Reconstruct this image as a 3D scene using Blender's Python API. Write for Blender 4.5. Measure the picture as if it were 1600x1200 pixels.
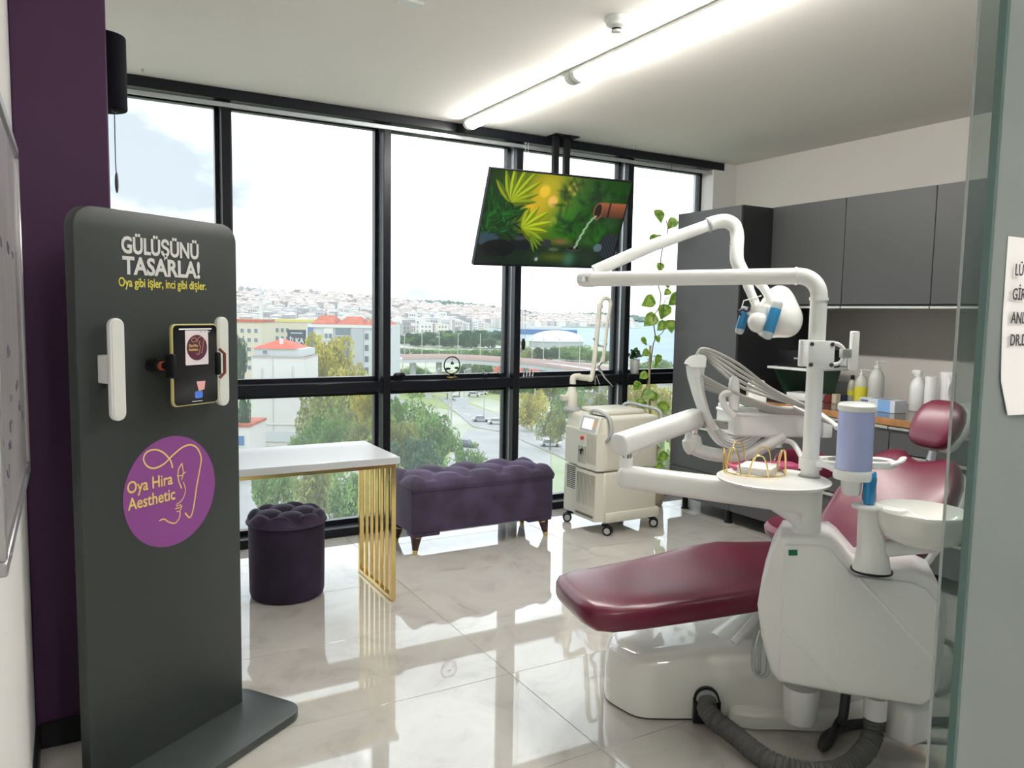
import bpy, bmesh, math, random
import numpy as np
from mathutils import Matrix, Vector
for o in list(bpy.data.objects): bpy.data.objects.remove(o)
scene=bpy.context.scene; COL=scene.collection
PI=math.pi; rnd=random.Random(7)
# ------------------------------------------------------------------ camera, sky, exposure
F_PX,YAW,PIT,ROL,CH=1216.87,0.519277,-0.089963,0.017403,1.42
fw=Vector((math.sin(YAW)*math.cos(PIT),math.cos(YAW)*math.cos(PIT),math.sin(PIT)))
r0=Vector((math.cos(YAW),-math.sin(YAW),0)); u0=r0.cross(fw)
rt=r0*math.cos(ROL)+u0*math.sin(ROL); up=rt.cross(fw)
cam=bpy.data.cameras.new('camera'); camo=bpy.data.objects.new('camera',cam); COL.objects.link(camo)
cam.sensor_width=36; cam.lens=F_PX/1600*36; cam.clip_end=20000; cam.clip_start=.05
M=Matrix.Identity(4)
for i in range(3): M[i][0]=rt[i]; M[i][1]=up[i]; M[i][2]=-fw[i]
M[2][3]=CH
camo.matrix_world=M; scene.camera=camo
vs=scene.view_settings; vs.view_transform='Standard'; vs.look='None'; vs.gamma=1; vs.use_curve_mapping=False
vs.exposure=0.58
SKY=2.1
w=bpy.data.worlds.new('sky'); scene.world=w; w.use_nodes=True
nt=w.node_tree; nt.nodes.clear(); N=nt.nodes.new; L=nt.links.new
out=N('ShaderNodeOutputWorld'); bg=N('ShaderNodeBackground'); tc=N('ShaderNodeTexCoord'); mp=N('ShaderNodeMapping'); nz=N('ShaderNodeTexNoise'); rp=N('ShaderNodeValToRGB')
mp.inputs['Location'].default_value=(1.9642,0.3470,-0.2606); mp.inputs['Scale'].default_value=(1,1,2.2)
nz.inputs['Scale'].default_value=2.6; nz.inputs['Detail'].default_value=6; nz.inputs['Roughness'].default_value=.55
rp.color_ramp.elements[0].position=.33; rp.color_ramp.elements[0].color=(.26,.285,.315,1)
rp.color_ramp.elements[1].position=.56; rp.color_ramp.elements[1].color=(.90,.955,1,1)
L(tc.outputs['Generated'],mp.inputs[0]); L(mp.outputs[0],nz.inputs['Vector']); L(nz.outputs['Fac'],rp.inputs[0]); L(rp.outputs[0],bg.inputs[0]); bg.inputs[1].default_value=SKY; L(bg.outputs[0],out.inputs[0])
sun=bpy.data.lights.new('sun','SUN'); sun.energy=0.25; sun.angle=math.radians(8); sun.color=(1,.96,.9)
suno=bpy.data.objects.new('sun',sun); COL.objects.link(suno); suno.rotation_euler=(math.radians(42),0,math.radians(-25)); suno.location=(0,-5,12)
# ------------------------------------------------------------------ pixels to points
def ray(px,py): return fw+rt*((px-800)/F_PX)-up*((py-600)/F_PX)
ORG=Vector((0,0,CH))
def R(px,py,D): return ORG+ray(px,py)*D
def onz(px,py,z): d=ray(px,py); return ORG+d*((z-CH)/d.z)
def ony(px,py,y): d=ray(px,py); return ORG+d*(y/d.y)
def onx(px,py,x): d=ray(px,py); return ORG+d*(x/d.x)
# ------------------------------------------------------------------ mesh helpers
MATS={}
class MB:
    def __init__(s): s.bm=bmesh.new()
    def add(s,vs,fs,M=None):
        bv=[s.bm.verts.new((M@Vector(v)) if M else v) for v in vs]
        for f in fs:
            try: s.bm.faces.new([bv[i] for i in f])
            except ValueError: pass
        return s
    def box(s,x0,x1,y0,y1,z0,z1,r=0,seg=2,M=None):
        b=bmesh.new(); bmesh.ops.create_cube(b,size=1)
        for v in b.verts: v.co=Vector(((x0+x1)/2+v.co.x*(x1-x0),(y0+y1)/2+v.co.y*(y1-y0),(z0+z1)/2+v.co.z*(z1-z0)))
        if r: bmesh.ops.bevel(b,geom=b.edges[:],offset=r,segments=seg,affect='EDGES',profile=.5)
        s.merge(b,M); return s
    def merge(s,b,M=None):
        b.verts.index_update()
        s.add([v.co.copy() for v in b.verts],[[v.index for v in f.verts] for f in b.faces],M); b.free()
    def loft(s,rings,caps=True,closed=False,M=None):
        n=len(rings[0]); vs=[Vector(p) for r in rings for p in r]; fs=[]
        m=len(rings)
        for i in range(m if closed else m-1):
            j=(i+1)%m
            for k in range(n):
                l=(k+1)%n; fs.append((i*n+k,i*n+l,j*n+l,j*n+k))
        if caps and not closed: fs.append(tuple(range(n-1,-1,-1))); fs.append(tuple((m-1)*n+k for k in range(n)))
        return s.add(vs,fs,M)
    def tube(s,pts,r,n=12,caps=True,flat=1.0,upv=None,M=None):
        pts=[Vector(p) for p in pts]; rings=[]; m=len(pts); ref=None
        for i,p in enumerate(pts):
            t=(pts[min(i+1,m-1)]-pts[max(i-1,0)])
            t=t.normalized() if t.length>1e-9 else Vector((0,0,1))
            if ref is None:
                ref=Vector(upv) if upv else (Vector((0,0,1)) if abs(t.z)<.9 else Vector((1,0,0)))
            a=ref-t*ref.dot(t)
            if a.length<1e-6: a=t.orthogonal()
            a.normalize(); ref=a; b=t.cross(a)
            rr=r[i] if isinstance(r,(list,tuple)) else r
            rings.append([p+a*(rr*flat*math.cos(2*PI*k/n))+b*(rr*math.sin(2*PI*k/n)) for k in range(n)])
        return s.loft(rings,caps,False,M)
    def cyl(s,p0,p1,r0,r1=None,n=24,bev=0,M=None):
        p0=Vector(p0);p1=Vector(p1); r1=r0 if r1 is None else r1
        if bev:
            d=(p1-p0).normalized()
            return s.tube([p0,p0+d*bev*.3,p0+d*bev,p1-d*bev,p1-d*bev*.3,p1],[r0-bev,r0-bev*.3,r0,r1,r1-bev*.3,r1-bev],n,M=M)
        return s.tube([p0,p1],[r0,r1],n,M=M)
    def lathe(s,prof,n=32,c=(0,0,0),M=None,caps=True):
        c=Vector(c)
        return s.loft([[c+Vector((r*math.cos(2*PI*k/n),r*math.sin(2*PI*k/n),z)) for k in range(n)] for r,z in prof],caps,False,M)
    def prism(s,poly,z0,z1,bev=0,seg=2,M=None):
        b=bmesh.new(); vs=[b.verts.new((x,y,z0)) for x,y in poly]; f=b.faces.new(vs)
        e=bmesh.ops.extrude_face_region(b,geom=[f]); tv=[g for g in e['geom'] if isinstance(g,bmesh.types.BMVert)]
        for v in tv: v.co.z=z1
        bmesh.ops.recalc_face_normals(b,faces=b.faces[:])
        if bev:
            ed=[x for x in b.edges if abs(x.verts[0].co.z-x.verts[1].co.z)<1e-7]
            bmesh.ops.bevel(b,geom=ed,offset=bev,segments=seg,affect='EDGES',profile=.5)
        s.merge(b,M); return s
    def ball(s,c,r,n=16,m=10,M=None):
        rx,ry,rz=r if isinstance(r,(tuple,list)) else (r,r,r); c=Vector(c); rings=[]
        for i in range(m+1):
            a=-PI/2+PI*i/m; q=max(math.cos(a),.02)
            rings.append([c+Vector((rx*q*math.cos(2*PI*k/n),ry*q*math.sin(2*PI*k/n),rz*math.sin(a))) for k in range(n)])
        return s.loft(rings,True,False,M)
    def grid(s,nu,nv,fn,M=None,wrap=False):
        vs=[fn(i/(nu-1),j/(nv-1)) for i in range(nu) for j in range(nv)]
        return s.add(vs,[(i*nv+j,(i+1)*nv+j,(i+1)*nv+j+1,i*nv+j+1) for i in range(nu-1) for j in range(nv-1)],M)
TM={}
def tmat(o): return TM.get(o.name,Matrix.Identity(4))
def setprops(o,label,cat,group,kind):
    if label: o['label']=label
    if cat: o['category']=cat
    if group: o['group']=group
    if kind: o['kind']=kind
def obj(name,mb,mat,parent=None,label=None,cat=None,group=None,kind=None,world=True,flat=False,ang=40,recalc=True):
    """one mesh object; vertices given in world coordinates (world) or in the parent's own frame"""
    if isinstance(mb,bpy.types.Mesh): me=mb
    else:
        bm=mb.bm
        if recalc: bmesh.ops.recalc_face_normals(bm,faces=bm.faces[:])
        T=TM[parent.name].inverted() if (parent and world and parent.name in TM) else Matrix.Identity(4)
        base=Matrix.Identity(4)
        if not parent and world:
            cs=[v.co for v in bm.verts]
            if cs:
                b=Vector(((min(c.x for c in cs)+max(c.x for c in cs))/2,(min(c.y for c in cs)+max(c.y for c in cs))/2,min(c.z for c in cs)))
                T=Matrix.Translation(-b); base=Matrix.Translation(b)
        bmesh.ops.transform(bm,matrix=T,verts=bm.verts[:])
        me=bpy.data.meshes.new(name); bm.to_mesh(me); bm.free()
        if not flat:
            me.polygons.foreach_set('use_smooth',[True]*len(me.polygons)); me.set_sharp_from_angle(angle=math.radians(ang))
        me.materials.append(mat)
    o=bpy.data.objects.new(name,me); COL.objects.link(o)
    if parent: o.parent=parent; TM[o.name]=TM.get(parent.name,Matrix.Identity(4))
    elif not isinstance(mb,bpy.types.Mesh): o.matrix_basis=base; TM[o.name]=base.copy()
    setprops(o,label,cat,group,kind); return o
def thing(name,label,cat,loc=(0,0,0),rz=0,group=None,kind=None):
    o=bpy.data.objects.new(name,None); COL.objects.link(o); o.empty_display_size=.05
    o.location=loc; o.rotation_euler=(0,0,rz); TM[o.name]=Matrix.Translation(Vector(loc))@Matrix.Rotation(rz,4,'Z')
    setprops(o,label,cat,group,kind); return o
def dup(o,loc,rz=None,parent=None,scale=None,**kw):
    c=o.copy(); COL.objects.link(c); c.location=loc
    if rz is not None: c.rotation_euler=(0,0,rz)
    if scale: c.scale=scale
    if parent: c.parent=parent
    for k,v in kw.items(): c[k]=v
    for ch in o.children:
        d=ch.copy(); COL.objects.link(d); d.parent=c
        for g in ch.children:
            e=g.copy(); COL.objects.link(e); e.parent=d
    return c
def spl(pts,n=8,closed=False):
    P=[Vector(p) for p in pts]; m=len(P); out=[]
    for i in range(m if closed else m-1):
        a=P[(i-1)%m] if (closed or i>0) else P[0]*2-P[1]; b=P[i]; c=P[(i+1)%m]; d=P[(i+2)%m] if (closed or i<m-2) else P[-1]*2-P[-2]
        for k in range(n):
            t=k/n; out.append(.5*((2*b)+(c-a)*t+(2*a-5*b+4*c-d)*t*t+(3*b-a-3*c+d)*t**3))
    if not closed: out.append(P[-1])
    return out
def rrect(w,h,r,seg=6,cx=0,cy=0):
    out=[]
    for sx,sy,a0 in((1,1,0),(-1,1,90),(-1,-1,180),(1,-1,270)):
        for k in range(seg+1):
            a=math.radians(a0+90*k/seg); out.append((cx+sx*(w/2-r)+r*math.cos(a),cy+sy*(h/2-r)+r*math.sin(a)))
    return out
def ribbon(mb,pts,wd,z,M=None):
    pts=[Vector((p[0],p[1],0)) for p in pts]; L_=[];R_=[]; m=len(pts)
    for i,p in enumerate(pts):
        t=(pts[min(i+1,m-1)]-pts[max(i-1,0)]).normalized(); nn=Vector((-t.y,t.x,0)); ww=wd[i] if isinstance(wd,list) else wd
        L_.append(p+nn*ww/2+Vector((0,0,z)));R_.append(p-nn*ww/2+Vector((0,0,z)))
    mb.add(L_+R_,[(i,i+1,m+i+1,m+i) for i in range(m-1)],M)
def text_mb(s,size,depth=.001,bold=0.0,M=None,align='LEFT',sx=1.0):
    c=bpy.data.curves.new('t','FONT'); c.body=s; c.size=size; c.extrude=depth; c.offset=bold; c.align_x=align; c.resolution_u=3
    o=bpy.data.objects.new('t',c); COL.objects.link(o)
    me=bpy.data.meshes.new_from_object(o.evaluated_get(bpy.context.evaluated_depsgraph_get()))
    bpy.data.objects.remove(o); b=bmesh.new(); b.from_mesh(me); bpy.data.meshes.remove(me)
    for v in b.verts: v.co.x*=sx
    mb=MB(); mb.merge(b,M); return mb
# ------------------------------------------------------------------ materials
def mat(name,col,rough=.5,metal=0,noise=None,bump=None,coat=0,sheen=0,emis=0,spec=.5,ecol=None,alpha=1,coat_r=.05):
    if name in MATS: return MATS[name]
    m=bpy.data.materials.new(name); m.use_nodes=True; t=m.node_tree; p=t.nodes['Principled BSDF']; I=p.inputs
    I['Base Color'].default_value=(*col,1); I['Roughness'].default_value=rough; I['Metallic'].default_value=metal
    I['Coat Weight'].default_value=coat; I['Coat Roughness'].default_value=coat_r; I['Specular IOR Level'].default_value=spec
    if sheen: I['Sheen Weight'].default_value=sheen; I['Sheen Roughness'].default_value=.35; I['Sheen Tint'].default_value=(*[min(1,c*3+.25) for c in col],1)
    if emis: I['Emission Color'].default_value=(*(ecol or col),1); I['Emission Strength'].default_value=emis
    tcn=None
    if noise or bump: tcn=t.nodes.new('ShaderNodeTexCoord')
    if noise:
        sc,am=noise[:2]; n=t.nodes.new('ShaderNodeTexNoise'); n.inputs['Scale'].default_value=sc; n.inputs['Detail'].default_value=5
        rr=t.nodes.new('ShaderNodeValToRGB'); c2=noise[2] if len(noise)>2 else tuple(max(0,c*(1-am)) for c in col)
        rr.color_ramp.elements[0].position=.35; rr.color_ramp.elements[0].color=(*c2,1); rr.color_ramp.elements[1].position=.65; rr.color_ramp.elements[1].color=(*[min(1,c*(1+am*.4)) for c in col],1)
        t.links.new(tcn.outputs['Object'],n.inputs['Vector']); t.links.new(n.outputs['Fac'],rr.inputs[0]); t.links.new(rr.outputs[0],I['Base Color'])
    if bump:
        n=t.nodes.new('ShaderNodeTexNoise'); n.inputs['Scale'].default_value=bump[0]; n.inputs['Detail'].default_value=4; b=t.nodes.new('ShaderNodeBump'); b.inputs['Strength'].default_value=bump[1]; b.inputs['Distance'].default_value=.002
        t.links.new(tcn.outputs['Object'],n.inputs['Vector']); t.links.new(n.outputs['Fac'],b.inputs['Height']); t.links.new(b.outputs[0],I['Normal'])
    MATS[name]=m; return m
def glass(name,tint=(.96,.98,.98),veil=.0,gl=1.0,rough=0.0,veilcol=(.9,.95,.97)):
    m=bpy.data.materials.new(name); m.use_nodes=True; t=m.node_tree; t.nodes.clear(); n=t.nodes.new
    o=n('ShaderNodeOutputMaterial'); tr=n('ShaderNodeBsdfTransparent'); g=n('ShaderNodeBsdfGlossy'); fr=n('ShaderNodeFresnel'); mx=n('ShaderNodeMixShader'); mul=n('ShaderNodeMath'); mul.operation='MULTIPLY'; mul.inputs[1].default_value=gl
    tr.inputs[0].default_value=(*tint,1); g.inputs['Roughness'].default_value=rough; fr.inputs[0].default_value=1.45
    t.links.new(fr.outputs[0],mul.inputs[0]); t.links.new(mul.outputs[0],mx.inputs[0]); t.links.new(tr.outputs[0],mx.inputs[1]); t.links.new(g.outputs[0],mx.inputs[2]); last=mx
    if veil:
        d=n('ShaderNodeBsdfTranslucent'); d.inputs[0].default_value=(*veilcol,1); m2=n('ShaderNodeMixShader'); m2.inputs[0].default_value=veil
        t.links.new(mx.outputs[0],m2.inputs[1]); t.links.new(d.outputs[0],m2.inputs[2]); last=m2
    t.links.new(last.outputs[0],o.inputs[0]); return m
def attr_mat(name,strength,base=0.0,rough=.15):
    m=bpy.data.materials.new(name); m.use_nodes=True; t=m.node_tree; p=t.nodes['Principled BSDF']
    a=t.nodes.new('ShaderNodeAttribute'); a.attribute_name='Col'; t.links.new(a.outputs['Color'],p.inputs['Emission Color']); p.inputs['Emission Strength'].default_value=strength
    p.inputs['Base Color'].default_value=(.01,.01,.01,1); p.inputs['Roughness'].default_value=rough; return m
WHITE=mat('white_plastic',(.86,.87,.85),.28,coat=.25)
WHITE_G=mat('white_gloss',(.84,.84,.79),.07,coat=.8)
CREAM=mat('cream_plastic',(.72,.70,.60),.42)
CREAM_D=mat('cream_groove',(.30,.29,.25),.6)
GREYP=mat('grey_plastic',(.42,.43,.43),.4)
BLACK=mat('black_plastic',(.008,.008,.010),.42,spec=.3)
BLACKF=mat('black_frame',(.008,.009,.013),.3,spec=.28)
SILV=mat('silver_frame',(.55,.57,.60),.3,metal=.8)
CHROME=mat('chrome',(.75,.75,.75),.12,metal=1)
STEEL=mat('brushed_steel',(.62,.61,.58),.32,metal=1)
GOLD=mat('gold',(.83,.62,.25),.16,metal=1)
LEATHER=mat('burgundy_leather',(.125,.007,.028),.42,coat=.7,coat_r=.24,bump=(220,.05),spec=.22)
VELVET=mat('purple_velvet',(.060,.040,.090),.75,sheen=.55,noise=(6,.45),bump=(300,.15))
VELVET_D=mat('dark_purple_velvet',(.028,.016,.045),.8,sheen=.30,noise=(5,.5),bump=(300,.15))
KIOSK=mat('charcoal_board',(.040,.048,.046),.42)
KIOSK_E=mat('charcoal_edge',(.055,.065,.064),.38)
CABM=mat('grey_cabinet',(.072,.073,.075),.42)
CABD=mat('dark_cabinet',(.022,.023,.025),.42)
WOODE=mat('wood_edge',(.42,.20,.07),.4,noise=(9,.3))
COUNTER=mat('dark_counter',(.12,.085,.065),.12,noise=(3,.35))
WALLW=mat('white_paint',(.74,.73,.71),.8)
WALLR=mat('warm_grey_paint',(.66,.63,.585),.8)
CEIL=mat('ceiling_paint',(.88,.85,.80),.85)
PURPLE=mat('purple_paint',(.065,.018,.075),.6)
GROUT=mat('grout',(.30,.29,.27),.9)
WOODD=mat('dark_wood_leg',(.05,.018,.010),.3,coat=.3)
LED=mat('led_diffuser',(1,1,1),.5,emis=48,ecol=(1,.97,.92))
PAPER=mat('paper',(.82,.82,.82),.8)
INK=mat('ink',(.06,.06,.07),.7)
# ------------------------------------------------------------------ room shell
XL,XR,YW,ZC,YB=-.125,4.72,4.70,2.64,-2.2
Z0T=0.0
def floor_mat():
    m=bpy.data.materials.new('polished_marble_tile'); m.use_nodes=True; t=m.node_tree; p=t.nodes['Principled BSDF']; n=t.nodes.new; l=t.links.new
    g=n('ShaderNodeNewGeometry'); oi=n('ShaderNodeObjectInfo'); ad=n('ShaderNodeVectorMath'); l(g.outputs['Position'],ad.inputs[0]); 
    sc=n('ShaderNodeMath'); sc.operation='MULTIPLY'; sc.inputs[1].default_value=17; l(oi.outputs['Random'],sc.inputs[0]); l(sc.outputs[0],ad.inputs[1])
    n1=n('ShaderNodeTexNoise'); n1.inputs['Scale'].default_value=2.6; n1.inputs['Detail'].default_value=8; n1.inputs['Roughness'].default_value=.62; n1.inputs['Distortion'].default_value=1.6; l(ad.outputs[0],n1.inputs['Vector'])
    r=n('ShaderNodeValToRGB'); e=r.color_ramp.elements; e[0].position=.32; e[0].color=(.44,.42,.38,1); e[1].position=.62; e[1].color=(.57,.55,.505,1); q=e.new(.46); q.color=(.53,.51,.47,1)
    l(n1.outputs['Fac'],r.inputs[0]); l(r.outputs[0],p.inputs['Base Color']); p.inputs['Roughness'].default_value=.035; p.inputs['Coat Weight'].default_value=.6; p.inputs['Coat Roughness'].default_value=.02; p.inputs['IOR'].default_value=1.62
    return m
TILE=floor_mat()
fl=obj('floor',MB().box(XL-.1,XR+.1,YB-.1,YW+.25,-.16,-.006),GROUT,label='polished pale marble tile floor',kind='structure')
tx=[1.485+1.2*k for k in range(-2,4)]; ty=[1.965+.607*k for k in range(-7,5)]
ty=[y for y in ty if y<YW]+[YW+.02]; tiles={}
tx=[XL]+[x for x in tx if XL<x<XR]+[XR]; ty=[YB]+[y for y in ty if y>YB]
for i in range(len(tx)-1):
    for j in range(len(ty)-1):
        a,b,c,d=tx[i]+.0009,tx[i+1]-.0009,ty[j]+.0009,ty[j+1]-.0009
        key=(round(b-a,3),round(d-c,3))
        if key not in tiles:
            o=obj('tile',MB().box(-(b-a)/2,(b-a)/2,-(d-c)/2,(d-c)/2,-.008,0,r=.0008,seg=1),TILE,fl,world=False); tiles[key]=o
        else:
            o=tiles[key].copy(); COL.objects.link(o); o.parent=fl
        o.location=Vector(((a+b)/2,(c+d)/2,0))-TM[fl.name].translation
        o.rotation_euler=(rnd.uniform(-1,1)*.0007,rnd.uniform(-1,1)*.0007,0)
obj('ceiling',MB().box(XL-.1,XR+.1,YB-.1,YW+.02,ZC,ZC+.2),CEIL,label='plain white plaster ceiling',kind='structure')
obj('wall_right',MB().box(XR,XR+.15,YB,YW+.2,-.16,ZC+.2),WALLR,label='warm grey wall behind the cabinets',kind='structure')
obj('wall_left',MB().box(XL-.15,XL,YB,YW+.2,-.16,ZC+.2),WALLW,label='white painted wall carrying the whiteboard',kind='structure')
obj('wall_back',MB().box(XL-.15,XR+.15,YB-.15,YB,-.16,ZC+.2),WALLW,label='white corridor wall behind the entrance',kind='structure')
obj('wall_far',MB().box(4.47,XR,YW-.03,YW+.2,-.16,ZC+.02),WALLW,label='white wall strip between the window and the corner',kind='structure')
pc=obj('wall_column',MB().box(XL,.132,2.82,3.35,0,ZC,r=.004,seg=1),PURPLE,label='deep purple painted column beside the whiteboard',kind='structure')
obj('baseboard_column',MB().box(XL+.012,.146,2.806,2.82,0,.085,r=.003,seg=1),BLACK,label='black skirting at the foot of the purple column',kind='structure')
obj('baseboard_left',MB().box(XL,XL+.013,YB,2.806,0,.085,r=.003,seg=1),BLACK,label='black skirting along the white wall',kind='structure')
# ------------------------------------------------------------------ curtain wall
PANE=glass('window_glass',veil=.045,gl=.5)  # milky mix: dirt on the glass, plus outdoor haze put into the panes
mulx=[.834+.957*k for k in range(0,4)]; D0,D1=YW,YW+.17
edges=[XL]+[x for x in mulx if x>XL]+[4.47]
ZT0,ZT1,ZH,ZB=.911,.974,2.555,.055
BAYS=['beside the purple column','above the white desk','above the purple bench','behind the television','beside the tall cabinet']
obj('trim_head',MB().box(XL,4.58,YW-.035,YW+.17,ZH+.025,ZC-.001,r=.004,seg=1),BLACKF,label='black head rail along the top of the window wall',kind='structure')
obj('trim_shadow_rail',MB().box(XL,4.50,YW-.012,YW+.0,ZH-.012,ZH+.015,r=.003,seg=1),SILV,label='thin silver rail under the black head rail',kind='structure')
obj('trim_sill',MB().box(XL,4.47,YW-.01,YW+.17,.0,ZB,r=.004,seg=1),BLACKF,label='black bottom rail of the window wall on the floor',kind='structure')
for k,x in enumerate(mulx):
    m=thing('trim_mullion',None,None,(x-.025,YW,0),kind='structure'); m['label']='black aluminium mullion, number %s from the purple column'%['one','two','three','four','five'][k]
    obj('post',MB().box(x-.05,x,D0,D0+.055,ZB,ZH+.03,r=.003,seg=1),BLACKF,m)
    obj('web',MB().box(x-.047,x-.003,D0+.055,D0+.115,ZB,ZH+.03),SILV,m)
    obj('post',MB().box(x-.052,x+.002,D0+.115,D0+.17,ZB,ZH+.03,r=.003,seg=1),BLACKF,m)
for k in range(len(edges)-1):
    a=edges[k]+(0.0 if k==0 else 0); b=edges[k+1]-(.05 if k<len(edges)-2 else 0)
    if b-a<.02: continue
    wn=thing('window_%d'%(k+1),'tall window bay %s, clear pane over a lower pane'%BAYS[k-(len(edges)-1-5)] if k-(len(edges)-1-5)>=0 else 'window bay hidden by the column',None,((a+b)/2,YW,0),kind='structure')
    obj('transom',MB().box(a,b,D0+.004,D0+.15,ZT0,ZT1,r=.004,seg=1),BLACKF,wn)
    for z0,z1 in((ZB,ZT0),(ZT1,ZH+.03)):
        fr=MB(); y0,y1=D0+.10,D0+.15
        fr.box(a,b,y0,y1,z0,z0+.028).box(a,b,y0,y1,z1-.028,z1).box(a,a+.022,y0,y1,z0+.028,z1-.028).box(b-.022,b,y0,y1,z0+.028,z1-.028)
        obj('sash_frame',fr,BLACKF,wn)
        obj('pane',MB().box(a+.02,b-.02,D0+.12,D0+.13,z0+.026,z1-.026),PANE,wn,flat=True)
# roller blind cords
def cord(px,y,z0,z1,lab,r=.0022,weight=True,pair=False):
    p=onz(px,300,2.0); x=ony(px,300,y).x
    t=thing('blind_cord',lab,'cord',(x,y,z1))
    mb=MB().tube([(x,y,z0),(x,y,z1)],r,6)
    if pair: mb.tube([(x+.022,y,z0),(x+.022,y,z1)],r,6)
    obj('cord',mb,GREYP if pair else BLACK,t)
    if weight: obj('cord_weight',MB().ball((x+(.011 if pair else 0),y,z1-.03),(.016,.012,.042),12,8),BLACK,t)
    return t
cord(820,YW-.03,ZH+.03,1.24,'looped grey blind cord with black oval weight beside the television',pair=True)
cord(1048,YW-.08,ZC,1.80,'thin string from the ceiling that carries the climbing vine',r=.0015,weight=False)
bf=thing('wall_fixture','black rounded fixture high on the side of the purple column',"fixture",(.132,3.0,2.08))
sh=[(.132,2.93)]+[(.132+.068*math.sin(a)*1.0,3.0-.07*math.cos(a)) for a in [PI*k/14 for k in range(0,15)]]+[(.132,3.07)]
obj('body',MB().prism(sh[1:-1],2.075,2.315,bev=.006),mat('matt_black',(.004,.004,.008),.75,spec=.1),bf)
obj('cord_outlet',MB().box(.150,.166,2.965,2.98,2.065,2.078),BLACK,bf)
obj('pull_cord',MB().tube([(.158,2.97,2.07),(.157,2.97,1.9),(.158,2.97,1.87)],.0016,6),BLACK,bf)
obj('cord_weight',MB().ball((.159,2.97,1.835),(.006,.006,.036),10,8),mat('smoked_grey',(.12,.11,.12),.4),bf)
# ------------------------------------------------------------------ ceiling fittings
def led(x,y0,y1,lab):
    t=thing('led_batten',lab,'ceiling light',(x,(y0+y1)/2,ZC-.045),group='linear lights along the ceiling')
    obj('housing',MB().box(x-.05,x+.05,y0,y1,ZC-.02,ZC-.0005,r=.004,seg=1),WHITE,t)
    pr=[(x-.045,ZC-.02)]+[(x-.045*math.cos(PI*k/10),ZC-.02-.036*math.sin(PI*k/10)) for k in range(1,10)]+[(x+.045,ZC-.02)]
    obj('diffuser',MB().loft([[(a,yy,b) for a,b in pr] for yy in(y0+.035,y1-.035)]),LED,t)
    for yy in(y0,y1-.034): obj('end_cap',MB().loft([[(x+(a-x)*1.04,q,ZC-.02+(b-ZC+.02)*1.05) for a,b in pr] for q in(yy,yy+.034)]),WHITE,t)
led(2.268,3.38,4.575,'white linear ceiling light ending next to the window head')
led(2.268,1.90,3.36,'white linear ceiling light passing the smoke detector')
led(2.268,.84,1.88,'unseen linear ceiling light added nearer the glass entrance')  # out of view, added to light the room
led(.62,-1.7,-.3,'unseen linear ceiling light added in the corridor facing the doorway')  # invented corridor batten, lights the kiosk and the unit front
led(2.6,-1.7,-.3,'unseen linear ceiling light added in the corridor behind the frosted glass')  # second made-up corridor batten, more light from the camera side
sp=onz(964,40,ZC-.03); sd=thing('smoke_detector','round white smoke detector on the ceiling','smoke detector',(sp.x,sp.y,ZC-.06))
obj('base',MB().lathe([(.052,ZC-.0005),(.053,ZC-.012),(.047,ZC-.022)],32,(sp.x,sp.y,0)),WHITE,sd)
obj('head',MB().lathe([(.046,ZC-.02),(.042,ZC-.034),(.024,ZC-.042)],32,(sp.x,sp.y,0)),WHITE,sd)
obj('sensor',MB().lathe([(.020,ZC-.04),(.020,ZC-.052)],20,(sp.x,sp.y,0)),BLACK,sd)
obj('cap',MB().lathe([(.023,ZC-.050),(.021,ZC-.058),(.01,ZC-.061)],20,(sp.x,sp.y,0)),WHITE,sd)
for q,lab in(((640,2),'small white ceiling panel clip near the entrance side'),):
    a=onz(*q,ZC); obj('ceiling_clip',MB().box(a.x-.05,a.x+.05,a.y-.03,a.y+.03,ZC-.012,ZC-.0004,r=.003,seg=1),WHITE,label=lab,cat='ceiling fitting')
for q,lab in(((991,228),'small screw spot in the ceiling near the television mount'),((223,108),'tiny dark hook in the ceiling near the black fixture')):
    a=onz(*q,ZC); obj('ceiling_hook',MB().lathe([(.008,ZC-.0004),(.008,ZC-.003),(.003,ZC-.012),(.0025,ZC-.016)],10,(a.x,a.y,0)),GREYP,label=lab,cat='hook')
# ------------------------------------------------------------------ whiteboard on the left wall
wb=thing('whiteboard','wall whiteboard with aluminium frame and faint pen marks','whiteboard',(XL,1.8,.93))
wy0,wy1,wz0,wz1=1.62,2.66,.935,1.86; BOARD=mat('board_face',(.50,.48,.49),.18,noise=(4,.12)); ALU=mat('aluminium',(.42,.42,.43),.35,metal=.7)
obj('board',MB().box(XL+.001,XL+.012,wy0+.02,wy1-.02,wz0+.02,wz1-.02),BOARD,wb)
for a in((wy0,wy1,wz0,wz0+.028),(wy0,wy1,wz1-.028,wz1),(wy0,wy0+.024,wz0+.028,wz1-.028),(wy1-.024,wy1,wz0+.028,wz1-.028)): obj('frame_rail',MB().box(XL+.0005,XL+.020,*a,r=.003,seg=1),ALU,wb)
obj('corner_screw',MB().cyl((XL+.019,1.72,wz0+.014),(XL+.022,1.72,wz0+.014),.005,n=10),SILV,wb)
PEN=mat('pen_marks',(.10,.09,.12),.6); mb=MB()
for k in range(16):
    y=rnd.uniform(1.7,2.5); z=rnd.choice([1.62,1.55,1.32,1.22,1.16,1.12,1.08])
    pts=[(XL+.0127,y+.012*i,z+rnd.uniform(-.014,.014)) for i in range(rnd.randint(4,9))]
    mb.tube(pts,.0012,4)
obj('pen_writing',mb,PEN,wb,kind='stuff')
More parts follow.
